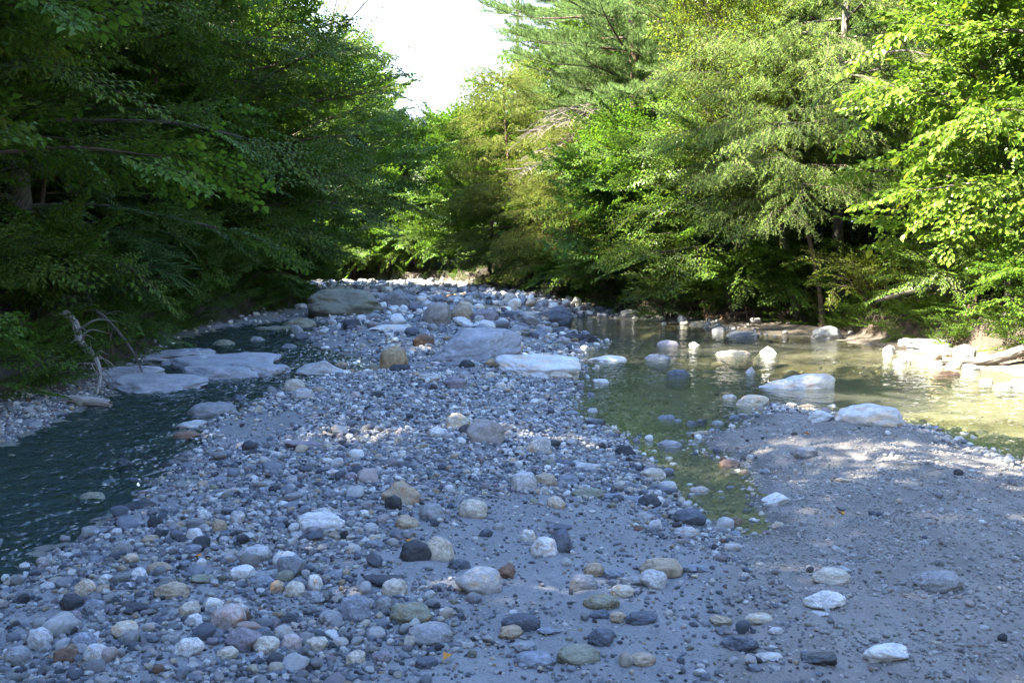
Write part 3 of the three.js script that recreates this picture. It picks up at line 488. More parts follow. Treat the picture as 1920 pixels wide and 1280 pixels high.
function stoneShape(seed, shape, detail, w, h, d, tint, band = 0) {   // w x h x d metres, lying on y = 0 with its lower part below
  const rng = rngOf(seed * 7 + 3), g = ball(detail).clone(), p = g.attributes.position, n = V(), o = rng() * 100, planes = [];
  const cuts = { r: 3, a: 9, f: 5, e: 2, s: 6, w: 5, t: 4 }[shape];
  for (let i = 0; i < cuts; i++) planes.push([V(rng() - 0.5, (rng() - 0.5) * (shape === 's' ? 0.5 : 1), rng() - 0.5).normalize(), shape === 'r' || shape === 'e' ? 0.78 + 0.16 * rng() : 0.6 + 0.3 * rng()]);
  const q = { r: 2.2, a: 3, f: 2.6, e: 2.3, s: 5, w: 3.2, t: 3.2 }[shape], col = new Float32Array(p.count * 3), uv = new Float32Array(p.count * 2);
  const yaw = shape === 's' || shape === 't' || shape === 'w' ? 0 : (rng() - 0.5) * 0.8, tilt = (rng() - 0.5) * (shape === 's' ? 0.1 : 0.35), tip = rng() - 0.5, marked = rng() < 0.35;
  for (let i = 0; i < p.count; i++) {
    n.fromBufferAttribute(p, i);
    let r = Math.pow(Math.abs(n.x) ** q + Math.abs(n.y) ** q + Math.abs(n.z) ** q, -1 / q);
    for (const [m, k] of planes) { const t = n.dot(m); if (t > 0.05) { const lim = k / t; if (lim < r * 1.15) r = -Math.log(Math.exp(-14 * r) + Math.exp(-14 * lim)) / 14; } }
    r *= 1 + 0.09 * N3(n.x * 1.2 + o, n.y * 1.2, n.z * 1.2) + 0.04 * N3(n.x * 3 + o, n.y * 3, n.z * 3) + 0.014 * N3(n.x * 8, n.y * 8 + o, n.z * 8);
    let x = n.x * r, y = n.y * r, z = n.z * r;
    if (shape === 'w') y = y > 0 ? y * (1.15 - 0.75 * Math.abs(x - 0.15 - tip * 0.4)) : y;
    if (shape === 't') y = y > 0 ? y * (0.62 + 0.45 * x) : y;
    if (shape === 's' && y > 0) y *= 0.9 + 0.22 * tip * x + 0.1 * z;
    y += tilt * x * 0.4;
    const cs = Math.cos(yaw), sn = Math.sin(yaw), X = (x * cs - z * sn) * w * 0.53, Z = (x * sn + z * cs) * d * 0.53, Y = y * h * 0.72 + h * 0.24;
    p.setXYZ(i, X, Y, Z); const th = Math.acos(clamp(n.y, -1, 1)), rr = (w + d) * 0.27 * th / Math.max(0.05, Math.hypot(n.x, n.z)) * 2.2; uv[i * 2] = n.x * rr + o; uv[i * 2 + 1] = n.z * rr;
    let k = 1 + 0.16 * N3(n.x * 1.7 + o, n.y * 1.7, n.z * 1.7) + 0.1 * N3(n.x * 5 + o, n.y * 5, n.z * 5);
    if (band) { const v = N3(o, (y + x * 0.35 + tip * z) * 7, 0.6 * x); k *= 1 + 0.22 * band * v; if (marked && N3(o + 4, (y * 1.2 + x * 0.6) * 3.4, z * 0.4) > 0.72) k *= 1.7; }
    const rust = !band && marked ? Math.max(0, N3(n.x * 1.4 - o, n.y * 1.4, n.z * 1.4)) : 0;
    k *= 1.22; col[i * 3] = tint[0] * k * (1 + 0.1 * rust); col[i * 3 + 1] = tint[1] * k * (1 - 0.18 * rust); col[i * 3 + 2] = tint[2] * k * (1 - 0.45 * rust);
  }
  g.setAttribute('color', new THREE.BufferAttribute(col, 3)); g.setAttribute('uv', new THREE.BufferAttribute(uv, 2)); g.computeVertexNormals(); return g;
}
const LEAN = { 'big tilted': 0.62, 'smooth whitish': 0.22, 'broad smooth': 0.1, 'lower grey': 0.12, 'thin grey': 0.08, 'pale sloping': 0.2 };   // slabs that lie tilted towards the downstream side
const STONES = [
  [-0.468,-4.477,0.185,0.087,0.148,"olive","r","smooth green-grey oval cobble on the sand edge"],
  [-0.728,-4.458,0.144,0.098,0.108,"blue","a","blunt blue-grey cobble beside the green-grey oval cobble"],
  [-0.35,-4.24,0.197,0.071,0.158,"grey","r","grey brick-shaped cobble with sand on its top"],
  [-0.161,-4.893,0.227,0.106,0.181,"pale","r","broad pale dome stone half buried in sand"],
  [-0.407,-5.349,0.16,0.136,0.08,"cream","e","tall cream egg-shaped cobble leaning on the mottled stone"],
  [-1.147,-5.019,0.142,0.106,0.106,"blue","a","flat-topped blue-grey wedge cobble in the pale gravel"],
  [-0.99,-4.88,0.08,0.068,0.064,"white","r","middling whitish rounded stone just right of the flat-topped blue-grey wedge cobble"],
  [-1.069,-4.786,0.099,0.066,0.079,"cream","r","middling cream rounded stone in front of the flat-topped blue-grey wedge cobble"],
  [-1.16,-4.804,0.063,0.054,0.051,"tan","r","small tan rounded stone in front of the flat-topped blue-grey wedge cobble"],
  [-1.251,-4.883,0.118,0.06,0.094,"blue","r","middling blue-grey rounded stone in front and left of the flat-topped blue-grey wedge cobble"],
  [-1.269,-4.35,0.144,0.103,0.115,"pink","r","pinkish pale lump cobble in the lower gravel"],
  [-1.252,-4.493,0.065,0.055,0.052,"pale","r","small pale grey rounded stone behind and right of the pinkish pale lump cobble"],
  [-1.398,-4.542,0.091,0.069,0.073,"white","r","middling whitish rounded stone behind and left of the pinkish pale lump cobble"],
  [-1.133,-4.135,0.172,0.087,0.129,"purple","a","purple-grey angular cobble near the bottom of the gravel"],
  [-1.034,-4.087,0.107,0.07,0.086,"cream","r","cream cobble mottled brown against the purple-grey cobble"],
  [-0.931,-4.099,0.085,0.071,0.068,"pink","r","middling pinkish rounded stone just right of the cream cobble mottled brown"],
  [-0.641,-3.978,0.081,0.067,0.065,"cream","r","round cream pebble alone on the sand edge"],
  [-1.34,-3.98,0.129,0.071,0.097,"white","a","white blocky stone with a brown side"],
  [-1.836,-3.962,0.107,0.077,0.08,"brown","a","brown angular stone among the bluish cobbles"],
  [-1.681,-3.903,0.104,0.065,0.083,"pale","r","large pale grey rounded stone just right of the brown angular stone"],
  [-1.819,-4.114,0.105,0.058,0.084,"blue","r","middling blue-grey rounded stone behind and right of the brown angular stone"],
  [-2.034,-4.171,0.099,0.078,0.079,"pale","r","middling pale grey rounded stone behind and left of the brown angular stone"],
  [-1.773,-4.543,0.145,0.031,0.101,"dark","f","dark flat stone lying in pale gravel"],
  [-1.669,-4.766,0.16,0.058,0.128,"tan","r","tan-grey loaf cobble below the sand strip"],
  [-1.592,-5.007,0.117,0.033,0.082,"olive","f","middling green-grey flat stone behind and right of the tan-grey loaf cobble"],
  [-1.287,-5.051,0.193,0.027,0.135,"grey","f","large grey flat stone just left of the flat-topped blue-grey wedge cobble"],
  [-1.393,-5.035,0.122,0.063,0.098,"white","r","middling whitish rounded stone just left of the flat-topped blue-grey wedge cobble"],
  [-1.407,-5.356,0.153,0.07,0.122,"pale","r","large pale grey rounded stone behind and left of the flat-topped blue-grey wedge cobble"],
  [-1.224,-5.261,0.138,0.088,0.11,"white","r","large whitish rounded stone behind the flat-topped blue-grey wedge cobble"],
  [-1.955,-5.1,0.081,0.069,0.065,"white","r","small whitish rounded stone behind and left of the tan-grey loaf cobble"],
  [-1.912,-5.277,0.131,0.052,0.105,"tan","r","middling tan rounded stone behind the tan-grey loaf cobble"],
  [-1.902,-5.856,0.092,0.073,0.073,"white","r","small whitish rounded stone in front and right of the dark flat boulder"],
  [-1.729,-6.157,0.095,0.081,0.072,"pale","a","small pale grey angular stone just left of the long white stone"],
  [-1.157,-5.885,0.273,0.098,0.137,"white","e","long white stone lying crosswise in the gravel"],
  [-0.753,-6.587,0.238,0.172,0.179,"tan","a","yellow-tan and white block on the gravel"],
  [-0.772,-6.381,0.103,0.087,0.077,"dark","a","middling nearly black angular stone in front of the yellow-tan and white block"],
  [-0.496,-6.142,0.157,0.104,0.126,"grey","r","large grey rounded stone in front and right of the yellow-tan and white block"],
  [-0.252,-6.321,0.181,0.113,0.145,"cream","r","cream boulder on the gravel by the yellow-tan block"],
  [-0.644,-5.958,0.146,0.074,0.117,"tan","r","large tan rounded stone behind and left of the tall cream egg-shaped cobble"],
  [-1.184,-6.112,0.132,0.064,0.106,"pale","r","middling pale grey rounded stone behind the long white stone"],
  [-0.582,-4.826,0.124,0.084,0.099,"cream","r","large cream rounded stone behind the smooth green-grey oval cobble"],
  [-0.524,-5.319,0.156,0.106,0.125,"dark","r","dark mottled stone behind the cream egg-shaped cobble"],
  [-0.277,-5.171,0.121,0.048,0.085,"slate","f","middling dark slate flat stone behind and left of the broad pale dome stone"],
  [-0.649,-4.973,0.196,0.029,0.137,"dark","f","large nearly black flat stone in front and left of the dark mottled stone"],
  [-0.962,-4.723,0.103,0.04,0.072,"grey","f","middling grey flat stone just left of the blunt blue-grey cobble"],
  [-0.822,-4.398,0.107,0.064,0.085,"grey","r","large grey rounded stone just left of the blunt blue-grey cobble"],
  [-0.602,-4.569,0.078,0.067,0.063,"grey","r","middling grey rounded stone just left of the smooth green-grey oval cobble"],
  [-0.042,-5.077,0.103,0.075,0.077,"brown","a","reddish-brown stone beside the broad pale dome"],
  [-1.839,-8.701,0.348,0.079,0.244,"purple","f","low purple-grey flat stone above the gravel"],
  [-0.263,-8.828,0.336,0.213,0.252,"granite","a","speckled granite block with a slanting top, mid gravel bar"],
  [-0.669,-8.956,0.172,0.107,0.138,"white","r","middling whitish rounded stone just left of the speckled granite block"],
  [-0.535,-9.699,0.227,0.156,0.181,"cream","r","middling cream rounded stone behind and left of the speckled granite block"],
  [0.234,-8.448,0.198,0.168,0.099,"pale","e","pale barrel-shaped cobble on the gravel bar"],
  [-2.626,-6.895,0.227,0.05,0.159,"dark","f","dark flat boulder in the left channel at the sand edge"],
  [-3.133,-7.315,0.169,0.065,0.135,"olive","r","olive stone breaking the water of the left channel"],
  [-2.959,-8.531,0.192,0.056,0.134,"dark","f","dark stone at the tip of the sand spit, in water"],
  [-3.368,-8.57,0.157,0.039,0.11,"dark","f","middling nearly black flat stone behind the dark flat boulder"],
  [-3.432,-11.347,0.537,0.193,0.429,"grey","r","grey-brown boulder at the head of the sand spit"],
  [-2.878,-13.053,0.27,0.17,0.216,"cream","r","middling cream rounded stone in front and left of the pale sloping slab"],
  [-2.574,-12.138,0.264,0.136,0.211,"pale","r","middling pale grey rounded stone in front of the pale sloping slab"],
  [-2.497,-12.755,0.194,0.095,0.155,"tan","r","small tan rounded stone in front of the pale sloping slab"],
  [-3.486,-12.599,0.209,0.114,0.167,"slate","r","middling dark slate rounded stone behind and right of the grey-brown boulder"],
  [-3.368,-10.437,0.326,0.063,0.228,"pale","f","large pale grey flat stone in front and left of the grey-brown boulder"],
  [-3.228,-9.83,0.275,0.061,0.192,"brown","f","large brown flat stone in front and left of the grey-brown boulder"],
  [-0.62,-16.0,1.395,0.42,0.85,"blueslab","s","big tilted blue-grey slab boulder in mid stream"],
  [0.399,-14.819,1.157,0.24,0.926,"white","s","smooth whitish sloping slab at the pool edge"],
  [-1.842,-15.415,0.412,0.35,0.329,"ochre","r","orange-tan boulder left of the big blue-grey slab"],
  [0.689,-14.536,0.371,0.158,0.296,"cream","r","pale cobble with a dark wet foot by the whitish slab"],
  [-1.586,-21.427,0.592,0.503,0.474,"granite","r","tall grey-brown boulder in the upstream rocks"],
  [-1.158,-22.722,0.531,0.406,0.425,"tan","r","tan boulder behind the tall grey-brown boulder"],
  [1.076,-26.051,0.937,0.487,0.749,"slate","r","dark slate-blue boulder at the head of the pool"],
  [0.038,-23.73,0.605,0.205,0.423,"slate","f","large dark slate flat stone in front and right of the sunlit tan ledge"],
  [-3.297,-27.72,0.8,0.503,0.56,"grey","w","grey wedge boulder in the upstream rocks"],
  [-2.536,-20.28,0.904,0.144,0.724,"white","s","flat slab with pale top and dark edge upstream"],
  [-4.257,-25.216,1.736,0.625,1.389,"olive","r","huge low olive-grey boulder under the left trees"],
  [-0.581,-20.827,0.465,0.184,0.372,"white","r","middling whitish rounded stone behind the big tilted blue-grey slab boulder"],
  [-1.043,-21.13,0.405,0.195,0.304,"white","a","middling whitish angular stone just right of the tall grey-brown boulder"],
  [1.418,-21.475,0.797,0.144,0.558,"dark","f","large nearly black flat stone in front and right of the dark slate-blue boulder"],
  [0.288,-23.313,0.668,0.254,0.468,"grey","f","large grey flat stone just left of the dark slate-blue boulder"],
  [-0.645,-22.704,0.603,0.301,0.452,"purple","a","large purple-grey angular stone in front and left of the sunlit tan ledge"],
  [-1.586,-17.893,0.363,0.212,0.29,"brown","r","middling brown rounded stone behind and right of the orange-tan boulder"],
  [0.146,-20.951,0.445,0.187,0.356,"grey","r","middling grey rounded stone in front and left of the dark slate-blue boulder"],
  [0.613,-21.527,0.413,0.138,0.289,"blue","f","middling blue-grey flat stone in front of the dark slate-blue boulder"],
  [-3.167,-16.448,0.303,0.084,0.212,"dark","f","middling nearly black flat stone behind the pale sloping slab"],
  [-2.782,-16.163,0.227,0.102,0.182,"tan","r","small tan rounded stone just right of the pale sloping slab"],
  [-2.147,-15.344,0.215,0.142,0.172,"olive","r","small green-grey rounded stone just left of the orange-tan boulder"],
  [-0.672,-14.854,0.222,0.134,0.177,"dark","r","small black boulder in front of the big blue-grey slab"],
  [-1.672,-14.931,0.304,0.089,0.213,"dark","f","middling nearly black flat stone in front of the orange-tan boulder"],
  [-0.323,-15.366,0.197,0.119,0.157,"ochre","r","small orange-tan rounded stone just right of the small black boulder"],
  [-0.724,-12.785,0.272,0.16,0.218,"purple","r","middling purple-grey rounded stone in front of the small black boulder"],
  [-1.128,-13.499,0.317,0.108,0.222,"pale","f","middling pale grey flat stone just left of the small black boulder"],
  [0.354,-26.412,0.894,0.152,0.715,"pale","s","large pale grey slab-like stone just right of the sunlit tan ledge"],
  [-2.914,-15.25,0.753,0.271,0.527,"pale","w","pale sloping slab beside the small cascade"],
  [3.287,-20.959,0.44,0.175,0.352,"pink","r","middling pinkish rounded stone just right of the thin white slab"],
  [3.85,-20.899,0.272,0.108,0.217,"white","r","small whitish rounded stone just left of the flat cream rock"],
  [4.208,-18.775,0.713,0.101,0.499,"cream","f","flat cream rock barely above the pool"],
  [4.899,-19.031,0.439,0.264,0.307,"white","w","white pointed rock in the far pool"],
  [3.749,-15.653,0.283,0.17,0.198,"pale","w","middling pale grey wedge-shaped stone in front and right of the flat cream rock"],
  [3.936,-13.756,0.994,0.358,0.547,"white","t","long white wedge slab in the pool, high at one end"],
  [2.604,-15.454,0.383,0.099,0.268,"slate","f","large dark slate flat stone just left of the flat cream rock"],
  [2.646,-17.964,0.482,0.116,0.337,"blue","f","large blue-grey flat stone just right of the thin white slab"],
  [1.746,-17.743,0.735,0.088,0.514,"white","f","thin white slab nearly drowned in the pool"],
  [2.939,-12.184,0.425,0.159,0.318,"cream","a","cream double-humped rock in the near pool"],
  [2.811,-12.747,0.195,0.057,0.136,"pale","f","small pale grey flat stone just left of the cream double-humped rock"],
  [1.71,-11.072,0.226,0.055,0.159,"blue","f","middling blue-grey flat stone behind and right of the black angular rock"],
  [1.943,-10.67,0.139,0.087,0.111,"dark","r","small nearly black rounded stone just left of the cream double-humped rock"],
  [1.834,-10.884,0.106,0.045,0.074,"blue","f","small blue-grey flat stone behind and right of the black angular rock"],
  [2.092,-10.814,0.141,0.055,0.099,"dark","f","small nearly black flat stone in front and left of the cream double-humped rock"],
  [2.226,-10.671,0.163,0.045,0.114,"grey","f","small grey flat stone in front and left of the cream double-humped rock"],
  [3.513,-11.748,0.215,0.077,0.172,"tan","r","middling tan rounded stone behind and left of the white angular rock"],
  [3.292,-10.429,0.279,0.112,0.209,"white","a","white angular rock beside the long white oval"],
  [3.713,-10.235,0.644,0.232,0.322,"white","e","long white oval rock at the gravel tip"],
  [1.899,-9.948,0.162,0.046,0.113,"tan","f","middling tan flat stone in front and left of the cream double-humped rock"],
  [1.497,-9.375,0.222,0.08,0.177,"grey","r","middling grey rounded stone just right of the black angular rock"],
  [2.555,-8.54,0.194,0.096,0.155,"grey","r","grey cobble alone on the fine gravel flat"],
  [1.881,-8.485,0.176,0.082,0.14,"brown","r","middling brown rounded stone behind and left of the white peaked stone"],
  [5.375,-23.398,0.762,0.195,0.61,"slate","s","large dark slate slab-like stone behind the flat cream rock"],
  [7.142,-22.513,0.626,0.312,0.501,"grey","r","large grey rounded stone just right of the white pointed rock"],
  [7.545,-17.452,0.424,0.222,0.339,"tan","r","middling tan rounded stone in front and right of the grey block of ledge"],
  [7.879,-17.237,0.353,0.227,0.282,"pale","r","pale boulder on the pile by the right bank"],
  [7.48,-16.145,0.284,0.191,0.213,"grey","a","middling grey angular stone in front of the upright brown boulder"],
  [6.704,-15.318,0.461,0.104,0.323,"brown","f","large brown flat stone in front of the grey block of ledge"],
  [8.073,-19.112,0.983,0.193,0.786,"grey","s","grey block of ledge on the right shore"],
  [7.218,-18.97,0.216,0.167,0.173,"grey","r","small grey rounded stone just left of the grey block of ledge"],
  [6.776,-17.214,0.276,0.144,0.221,"pale","r","small pale grey rounded stone just left of the grey block of ledge"],
  [7.283,-16.31,0.247,0.14,0.198,"tan","r","small tan rounded stone in front and right of the grey block of ledge"],
  [6.886,-13.845,0.263,0.137,0.211,"grey","r","middling grey rounded stone in front and right of the upright brown boulder"],
  [7.21,-14.059,0.336,0.134,0.269,"grey","r","middling grey rounded stone just right of the grey block of ledge"],
  [6.938,-14.475,0.222,0.08,0.178,"pale","r","small pale grey rounded stone in front of the upright brown boulder"],
  [8.784,-19.006,0.334,0.284,0.267,"brown","r","upright brown boulder against the right bank"],
  [1.29,-14.344,0.215,0.087,0.161,"white","a","small whitish angular stone in front of the thin white slab"],
  [0.896,-10.692,0.228,0.037,0.16,"dark","f","middling nearly black flat stone behind and left of the black angular rock"],
  [0.674,-11.142,0.166,0.062,0.133,"blue","r","small blue-grey rounded stone behind the pale barrel-shaped cobble"],
  [0.83,-10.378,0.122,0.033,0.086,"white","f","small whitish flat stone behind and left of the black angular rock"],
  [0.084,-7.046,0.187,0.159,0.149,"pale","r","round pale boulder in the mid gravel beside a tan stone"],
  [0.25,-7.315,0.156,0.091,0.124,"tan","r","middling tan rounded stone just right of the round pale boulder"],
  [0.546,-7.075,0.211,0.066,0.148,"olive","f","flat olive-grey stone in the mid gravel"],
  [0.72,-7.121,0.167,0.038,0.117,"blue","f","middling blue-grey flat stone just right of the flat olive-grey stone"],
  [0.892,-7.137,0.153,0.04,0.107,"blue","f","middling blue-grey flat stone just left of the black rounded stone"],
  [0.973,-6.931,0.149,0.086,0.119,"dark","r","black rounded stone at the puddle edge"],
  [1.148,-7.95,0.192,0.086,0.153,"cream","r","cream stone beside the green puddle"],
  [1.154,-7.508,0.218,0.055,0.152,"slate","f","large dark slate flat stone behind the black rounded stone"],
  [1.438,-7.522,0.147,0.053,0.117,"pink","r","middling pinkish rounded stone just right of the black rounded stone"],
  [1.889,-6.987,0.192,0.069,0.134,"white","w","white peaked stone alone on the gravel flat"],
  [1.164,-6.415,0.193,0.085,0.155,"slate","r","dark blue stone at the foot of the puddle"],
  [1.083,-6.014,0.136,0.052,0.109,"pale","r","middling pale grey rounded stone in front of the dark blue stone"],
  [1.492,-6.588,0.115,0.052,0.092,"brown","r","reddish-brown stone sitting in the puddle"],
  [0.791,-5.157,0.209,0.086,0.167,"tan","r","tan boulder with a rusty end on open sand"],
  [0.724,-4.982,0.139,0.085,0.111,"pale","r","pale oval cobble touching the rusty-ended boulder"],
  [0.964,-5.162,0.128,0.024,0.09,"blue","f","large blue-grey flat stone just right of the pale oval cobble"],
  [0.182,-5.448,0.15,0.094,0.12,"white","r","bright white cobble in front of the slate-blue block"],
  [0.266,-5.525,0.21,0.143,0.158,"slate","a","slate-blue block behind the bright white cobble"],
  [0.094,-5.715,0.085,0.072,0.068,"white","r","small whitish rounded stone behind and left of the bright white cobble"],
  [0.424,-4.598,0.161,0.058,0.129,"olive","r","olive-brown rounded cobble on the sand"],
  [0.589,-4.429,0.156,0.038,0.109,"slate","f","slate-blue flat cobble right of the olive-brown one"],
  [0.041,-4.357,0.162,0.076,0.081,"slate","e","long slate cobble lying on a tan one"],
  [-0.005,-4.287,0.105,0.052,0.084,"tan","r","large tan rounded stone in front and left of the long slate cobble"],
  [0.384,-4.142,0.128,0.057,0.096,"slate","a","dark slate block standing alone on sand"],
  [0.278,-3.992,0.177,0.064,0.142,"olive","r","large grey-green cobble at the bottom of the sand"],
  [0.097,-3.976,0.159,0.057,0.128,"blue","r","blue-grey cobble left of the large grey-green cobble"],
  [0.533,-3.977,0.106,0.038,0.085,"tan","r","large tan rounded stone in front and right of the dark slate block"],
  [1.464,-4.554,0.167,0.071,0.125,"white","a","white knobbly stone on the muddy flat"],
  [1.626,-4.936,0.187,0.067,0.149,"cream","r","cream dome stone on the muddy flat"],
  [1.734,-5.173,0.168,0.03,0.117,"grey","f","large grey flat stone behind the cream dome stone"],
  [2.112,-4.835,0.223,0.08,0.178,"grey","r","grey stone almost drowned in mud, far side of flat"],
  [1.527,-3.941,0.165,0.059,0.124,"white","a","white lumpy stone at the bottom of the flat"],
  [0.973,-4.113,0.134,0.057,0.101,"slate","a","dark slate lump at the mud edge"],
  [1.051,-3.975,0.118,0.018,0.082,"pale","f","large pale grey flat stone in front and right of the dark slate lump"],
  [1.249,-3.913,0.139,0.05,0.104,"dark","a","shiny black stone at the bottom of the flat"],
  [0.96,-4.454,0.097,0.035,0.077,"tan","r","middling tan rounded stone behind the dark slate lump"],
  [1.126,-4.421,0.116,0.042,0.093,"cream","r","large cream rounded stone behind the dark slate lump"],
  [1.41,-4.436,0.084,0.011,0.059,"pale","f","middling pale grey flat stone in front of the white knobbly stone"],
  [1.153,-4.231,0.061,0.022,0.049,"pale","r","small pale grey rounded stone just right of the dark slate lump"],
  [0.429,-5.118,0.098,0.06,0.079,"tan","r","middling tan rounded stone in front and right of the slate-blue block"],
  [0.531,-5.098,0.098,0.035,0.078,"blue","r","middling blue-grey rounded stone just left of the pale oval cobble"],
  [0.36,-4.902,0.136,0.075,0.068,"grey","e","large grey long stone behind the olive-brown rounded cobble"],
  [0.546,-4.83,0.108,0.051,0.087,"cream","r","middling cream rounded stone behind and right of the olive-brown rounded cobble"],
  [0.612,-4.985,0.107,0.029,0.075,"grey","f","middling grey flat stone just left of the pale oval cobble"],
  [0.299,-6.62,0.12,0.075,0.096,"cream","r","middling cream rounded stone in front and left of the flat olive-grey stone"],
  [1.027,-8.858,0.19,0.105,0.142,"dark","a","black angular rock at the pool edge of the gravel"],
  [0.42,-8.155,0.2,0.05,0.14,"slate","f","large dark slate flat stone in front and right of the pale barrel-shaped cobble"],
  [0.628,-8.158,0.209,0.054,0.146,"pale","f","large pale grey flat stone in front and left of the black angular rock"],
  [0.401,-4.481,0.096,0.03,0.067,"slate","f","middling dark slate flat stone in front of the olive-brown rounded cobble"],
  [0.484,-4.446,0.071,0.04,0.057,"tan","r","middling tan rounded stone just left of the slate-blue flat cobble"],
  [0.89,-5.995,0.129,0.02,0.09,"dark","f","middling nearly black flat stone in front and left of the dark blue stone"],
  [0.29,-5.979,0.14,0.024,0.098,"slate","f","middling dark slate flat stone behind the slate-blue block"],
  [0.424,-7.437,0.158,0.071,0.127,"blue","r","middling blue-grey rounded stone behind and left of the flat olive-grey stone"],
  [0.165,-4.288,0.091,0.017,0.064,"blue","f","middling blue-grey flat stone just right of the long slate cobble"],
  [0.057,-4.131,0.088,0.035,0.07,"grey","r","middling grey rounded stone in front of the long slate cobble"],
  [-4.897,-16.047,1.912,0.22,1.53,"blueslab","s","broad smooth grey ledge by the left bank, upper sheet"],
  [-4.939,-13.575,1.2,0.22,0.96,"blueslab","s","lower grey ledge sheet sloping into the left channel"],
  [-4.427,-14.813,1.128,0.22,0.903,"blueslab","s","thin grey ledge sheet wet by the cascade"],
  [-5.596,-14.634,0.984,0.22,0.787,"blueslab","s","ledge sheet running under the left bank below the bleached branch"],
  [-5.677,-17.168,1.411,0.22,1.129,"blueslab","s","grey ledge sheet at the back, against the dark bank"],
  [-3.962,-15.335,0.913,0.22,0.731,"blueslab","s","small grey ledge sheet beside the cascade lip"],
  [-4.472,-16.464,0.896,0.22,0.717,"blueslab","s","narrow ledge tongue pointing at the small cascade"],
  [-5.22,-21.868,0.831,0.105,0.665,"olive","s","large green-grey slab-like stone just left of the huge low olive-grey boulder"],
  [-5.491,-18.934,0.419,0.151,0.335,"olive","r","middling green-grey rounded stone behind the broad smooth grey ledge"],
  [-4.663,-17.348,0.325,0.08,0.228,"grey","f","middling grey flat stone just right of the broad smooth grey ledge"],
  [-4.188,-18.563,0.344,0.074,0.241,"blue","f","middling blue-grey flat stone behind and left of the pale sloping slab"],
  [-5.05,-19.597,0.323,0.128,0.259,"grey","r","middling grey rounded stone behind and right of the broad smooth grey ledge"],
  [-3.282,-23.545,0.505,0.216,0.404,"grey","r","middling grey rounded stone in front and left of the grey wedge boulder"],
  [-3.013,-31.262,0.502,0.306,0.376,"grey","a","middling grey angular stone just right of the grey wedge boulder"],
  [-5.337,-33.233,1.07,0.171,0.749,"pale","f","large pale grey flat stone behind and right of the huge low olive-grey boulder"],
  [-2.633,-35.14,0.563,0.213,0.45,"pale","r","middling pale grey rounded stone behind the tall grey-brown boulder"],
  [-3.952,-36.928,0.514,0.201,0.411,"grey","r","small grey rounded stone behind and right of the grey wedge boulder"],
  [-6.922,-36.957,0.6,0.216,0.48,"pale","r","middling pale grey rounded stone behind and left of the huge low olive-grey boulder"],
  [-4.856,-22.64,0.735,0.265,0.588,"olive","r","large green-grey rounded stone just left of the huge low olive-grey boulder"],
  [-4.251,-33.09,0.533,0.225,0.426,"pale","r","middling pale grey rounded stone behind and left of the grey wedge boulder"],
  [-1.507,-35.207,0.749,0.146,0.599,"tan","s","middling tan slab-like stone just left of the sunlit tan ledge"],
  [-0.325,-30.305,0.962,0.115,0.77,"tan","s","sunlit tan ledge below the reddish cedar trunks"],
  [2.832,-31.087,0.499,0.304,0.374,"slate","a","middling dark slate angular stone just right of the dark slate-blue boulder"],
  [3.575,-30.324,0.584,0.21,0.468,"grey","r","middling grey rounded stone behind the thin white slab"],
  [-1.33,-8.81,0.101,0.071,0.081,"grey","r","small grey rounded stone just right of the low purple-grey flat stone"],
  [-2.039,-3.992,0.105,0.073,0.084,"grey","r","middling grey rounded stone just left of the brown angular stone"],
  [-1.531,-6.551,0.068,0.033,0.055,"white","r","small whitish rounded stone behind and left of the long white stone"],
  [-0.966,-6.539,0.06,0.04,0.048,"slate","r","small dark slate rounded stone just left of the yellow-tan and white block"],
  [0.071,-8.495,0.06,0.044,0.048,"cream","r","small cream rounded stone just left of the pale barrel-shaped cobble"],
  [-0.442,-6.907,0.08,0.049,0.064,"pale","r","small pale grey rounded stone just right of the yellow-tan and white block"],
  [-1.94,-4.514,0.1,0.066,0.08,"blue","r","middling blue-grey rounded stone just left of the tan-grey loaf cobble"],
  [-0.154,-5.81,0.069,0.04,0.055,"slate","r","small dark slate rounded stone just right of the tall cream egg-shaped cobble"],
  [-1.629,-6.462,0.069,0.037,0.035,"grey","e","small grey long stone behind and left of the long white stone"],
  [-1.78,-5.944,0.089,0.071,0.045,"tan","e","small tan long stone just left of the long white stone"],
  [-2.18,-5.881,0.106,0.045,0.085,"tan","r","middling tan rounded stone in front of the dark flat boulder"],
  [-1.395,-8.006,0.067,0.051,0.053,"blue","r","small blue-grey rounded stone in front and right of the low purple-grey flat stone"],
  [-0.349,-3.95,0.087,0.043,0.07,"slate","r","middling dark slate rounded stone in front of the grey brick-shaped cobble"],
  [-1.244,-6.681,0.094,0.064,0.076,"blue","r","small blue-grey rounded stone behind the long white stone"],
  [-1.475,-4.442,0.092,0.058,0.074,"cream","r","middling cream rounded stone just left of the pinkish pale lump cobble"],
  [-0.767,-8.277,0.077,0.045,0.054,"grey","f","small grey flat stone just left of the speckled granite block"],
  [-2.183,-8.802,0.08,0.062,0.04,"blue","e","small blue-grey long stone just left of the low purple-grey flat stone"],
  [0.007,-7.979,0.08,0.053,0.06,"cream","a","small cream angular stone behind the round pale boulder"],
  [-0.833,-6.239,0.063,0.031,0.051,"dark","r","small nearly black rounded stone in front and left of the yellow-tan and white block"],
  [-1.505,-9.111,0.072,0.049,0.036,"white","e","small whitish long stone just right of the low purple-grey flat stone"],
  [-1.421,-4.342,0.064,0.037,0.052,"white","r","small whitish rounded stone just left of the pinkish pale lump cobble"],
  [-0.973,-7.697,0.084,0.057,0.059,"grey","f","small grey flat stone behind the yellow-tan and white block"],
  [-0.368,-8.16,0.088,0.045,0.061,"slate","f","small dark slate flat stone in front of the speckled granite block"],
  [-1.171,-3.978,0.084,0.049,0.067,"cream","r","middling cream rounded stone in front and left of the purple-grey angular cobble"],
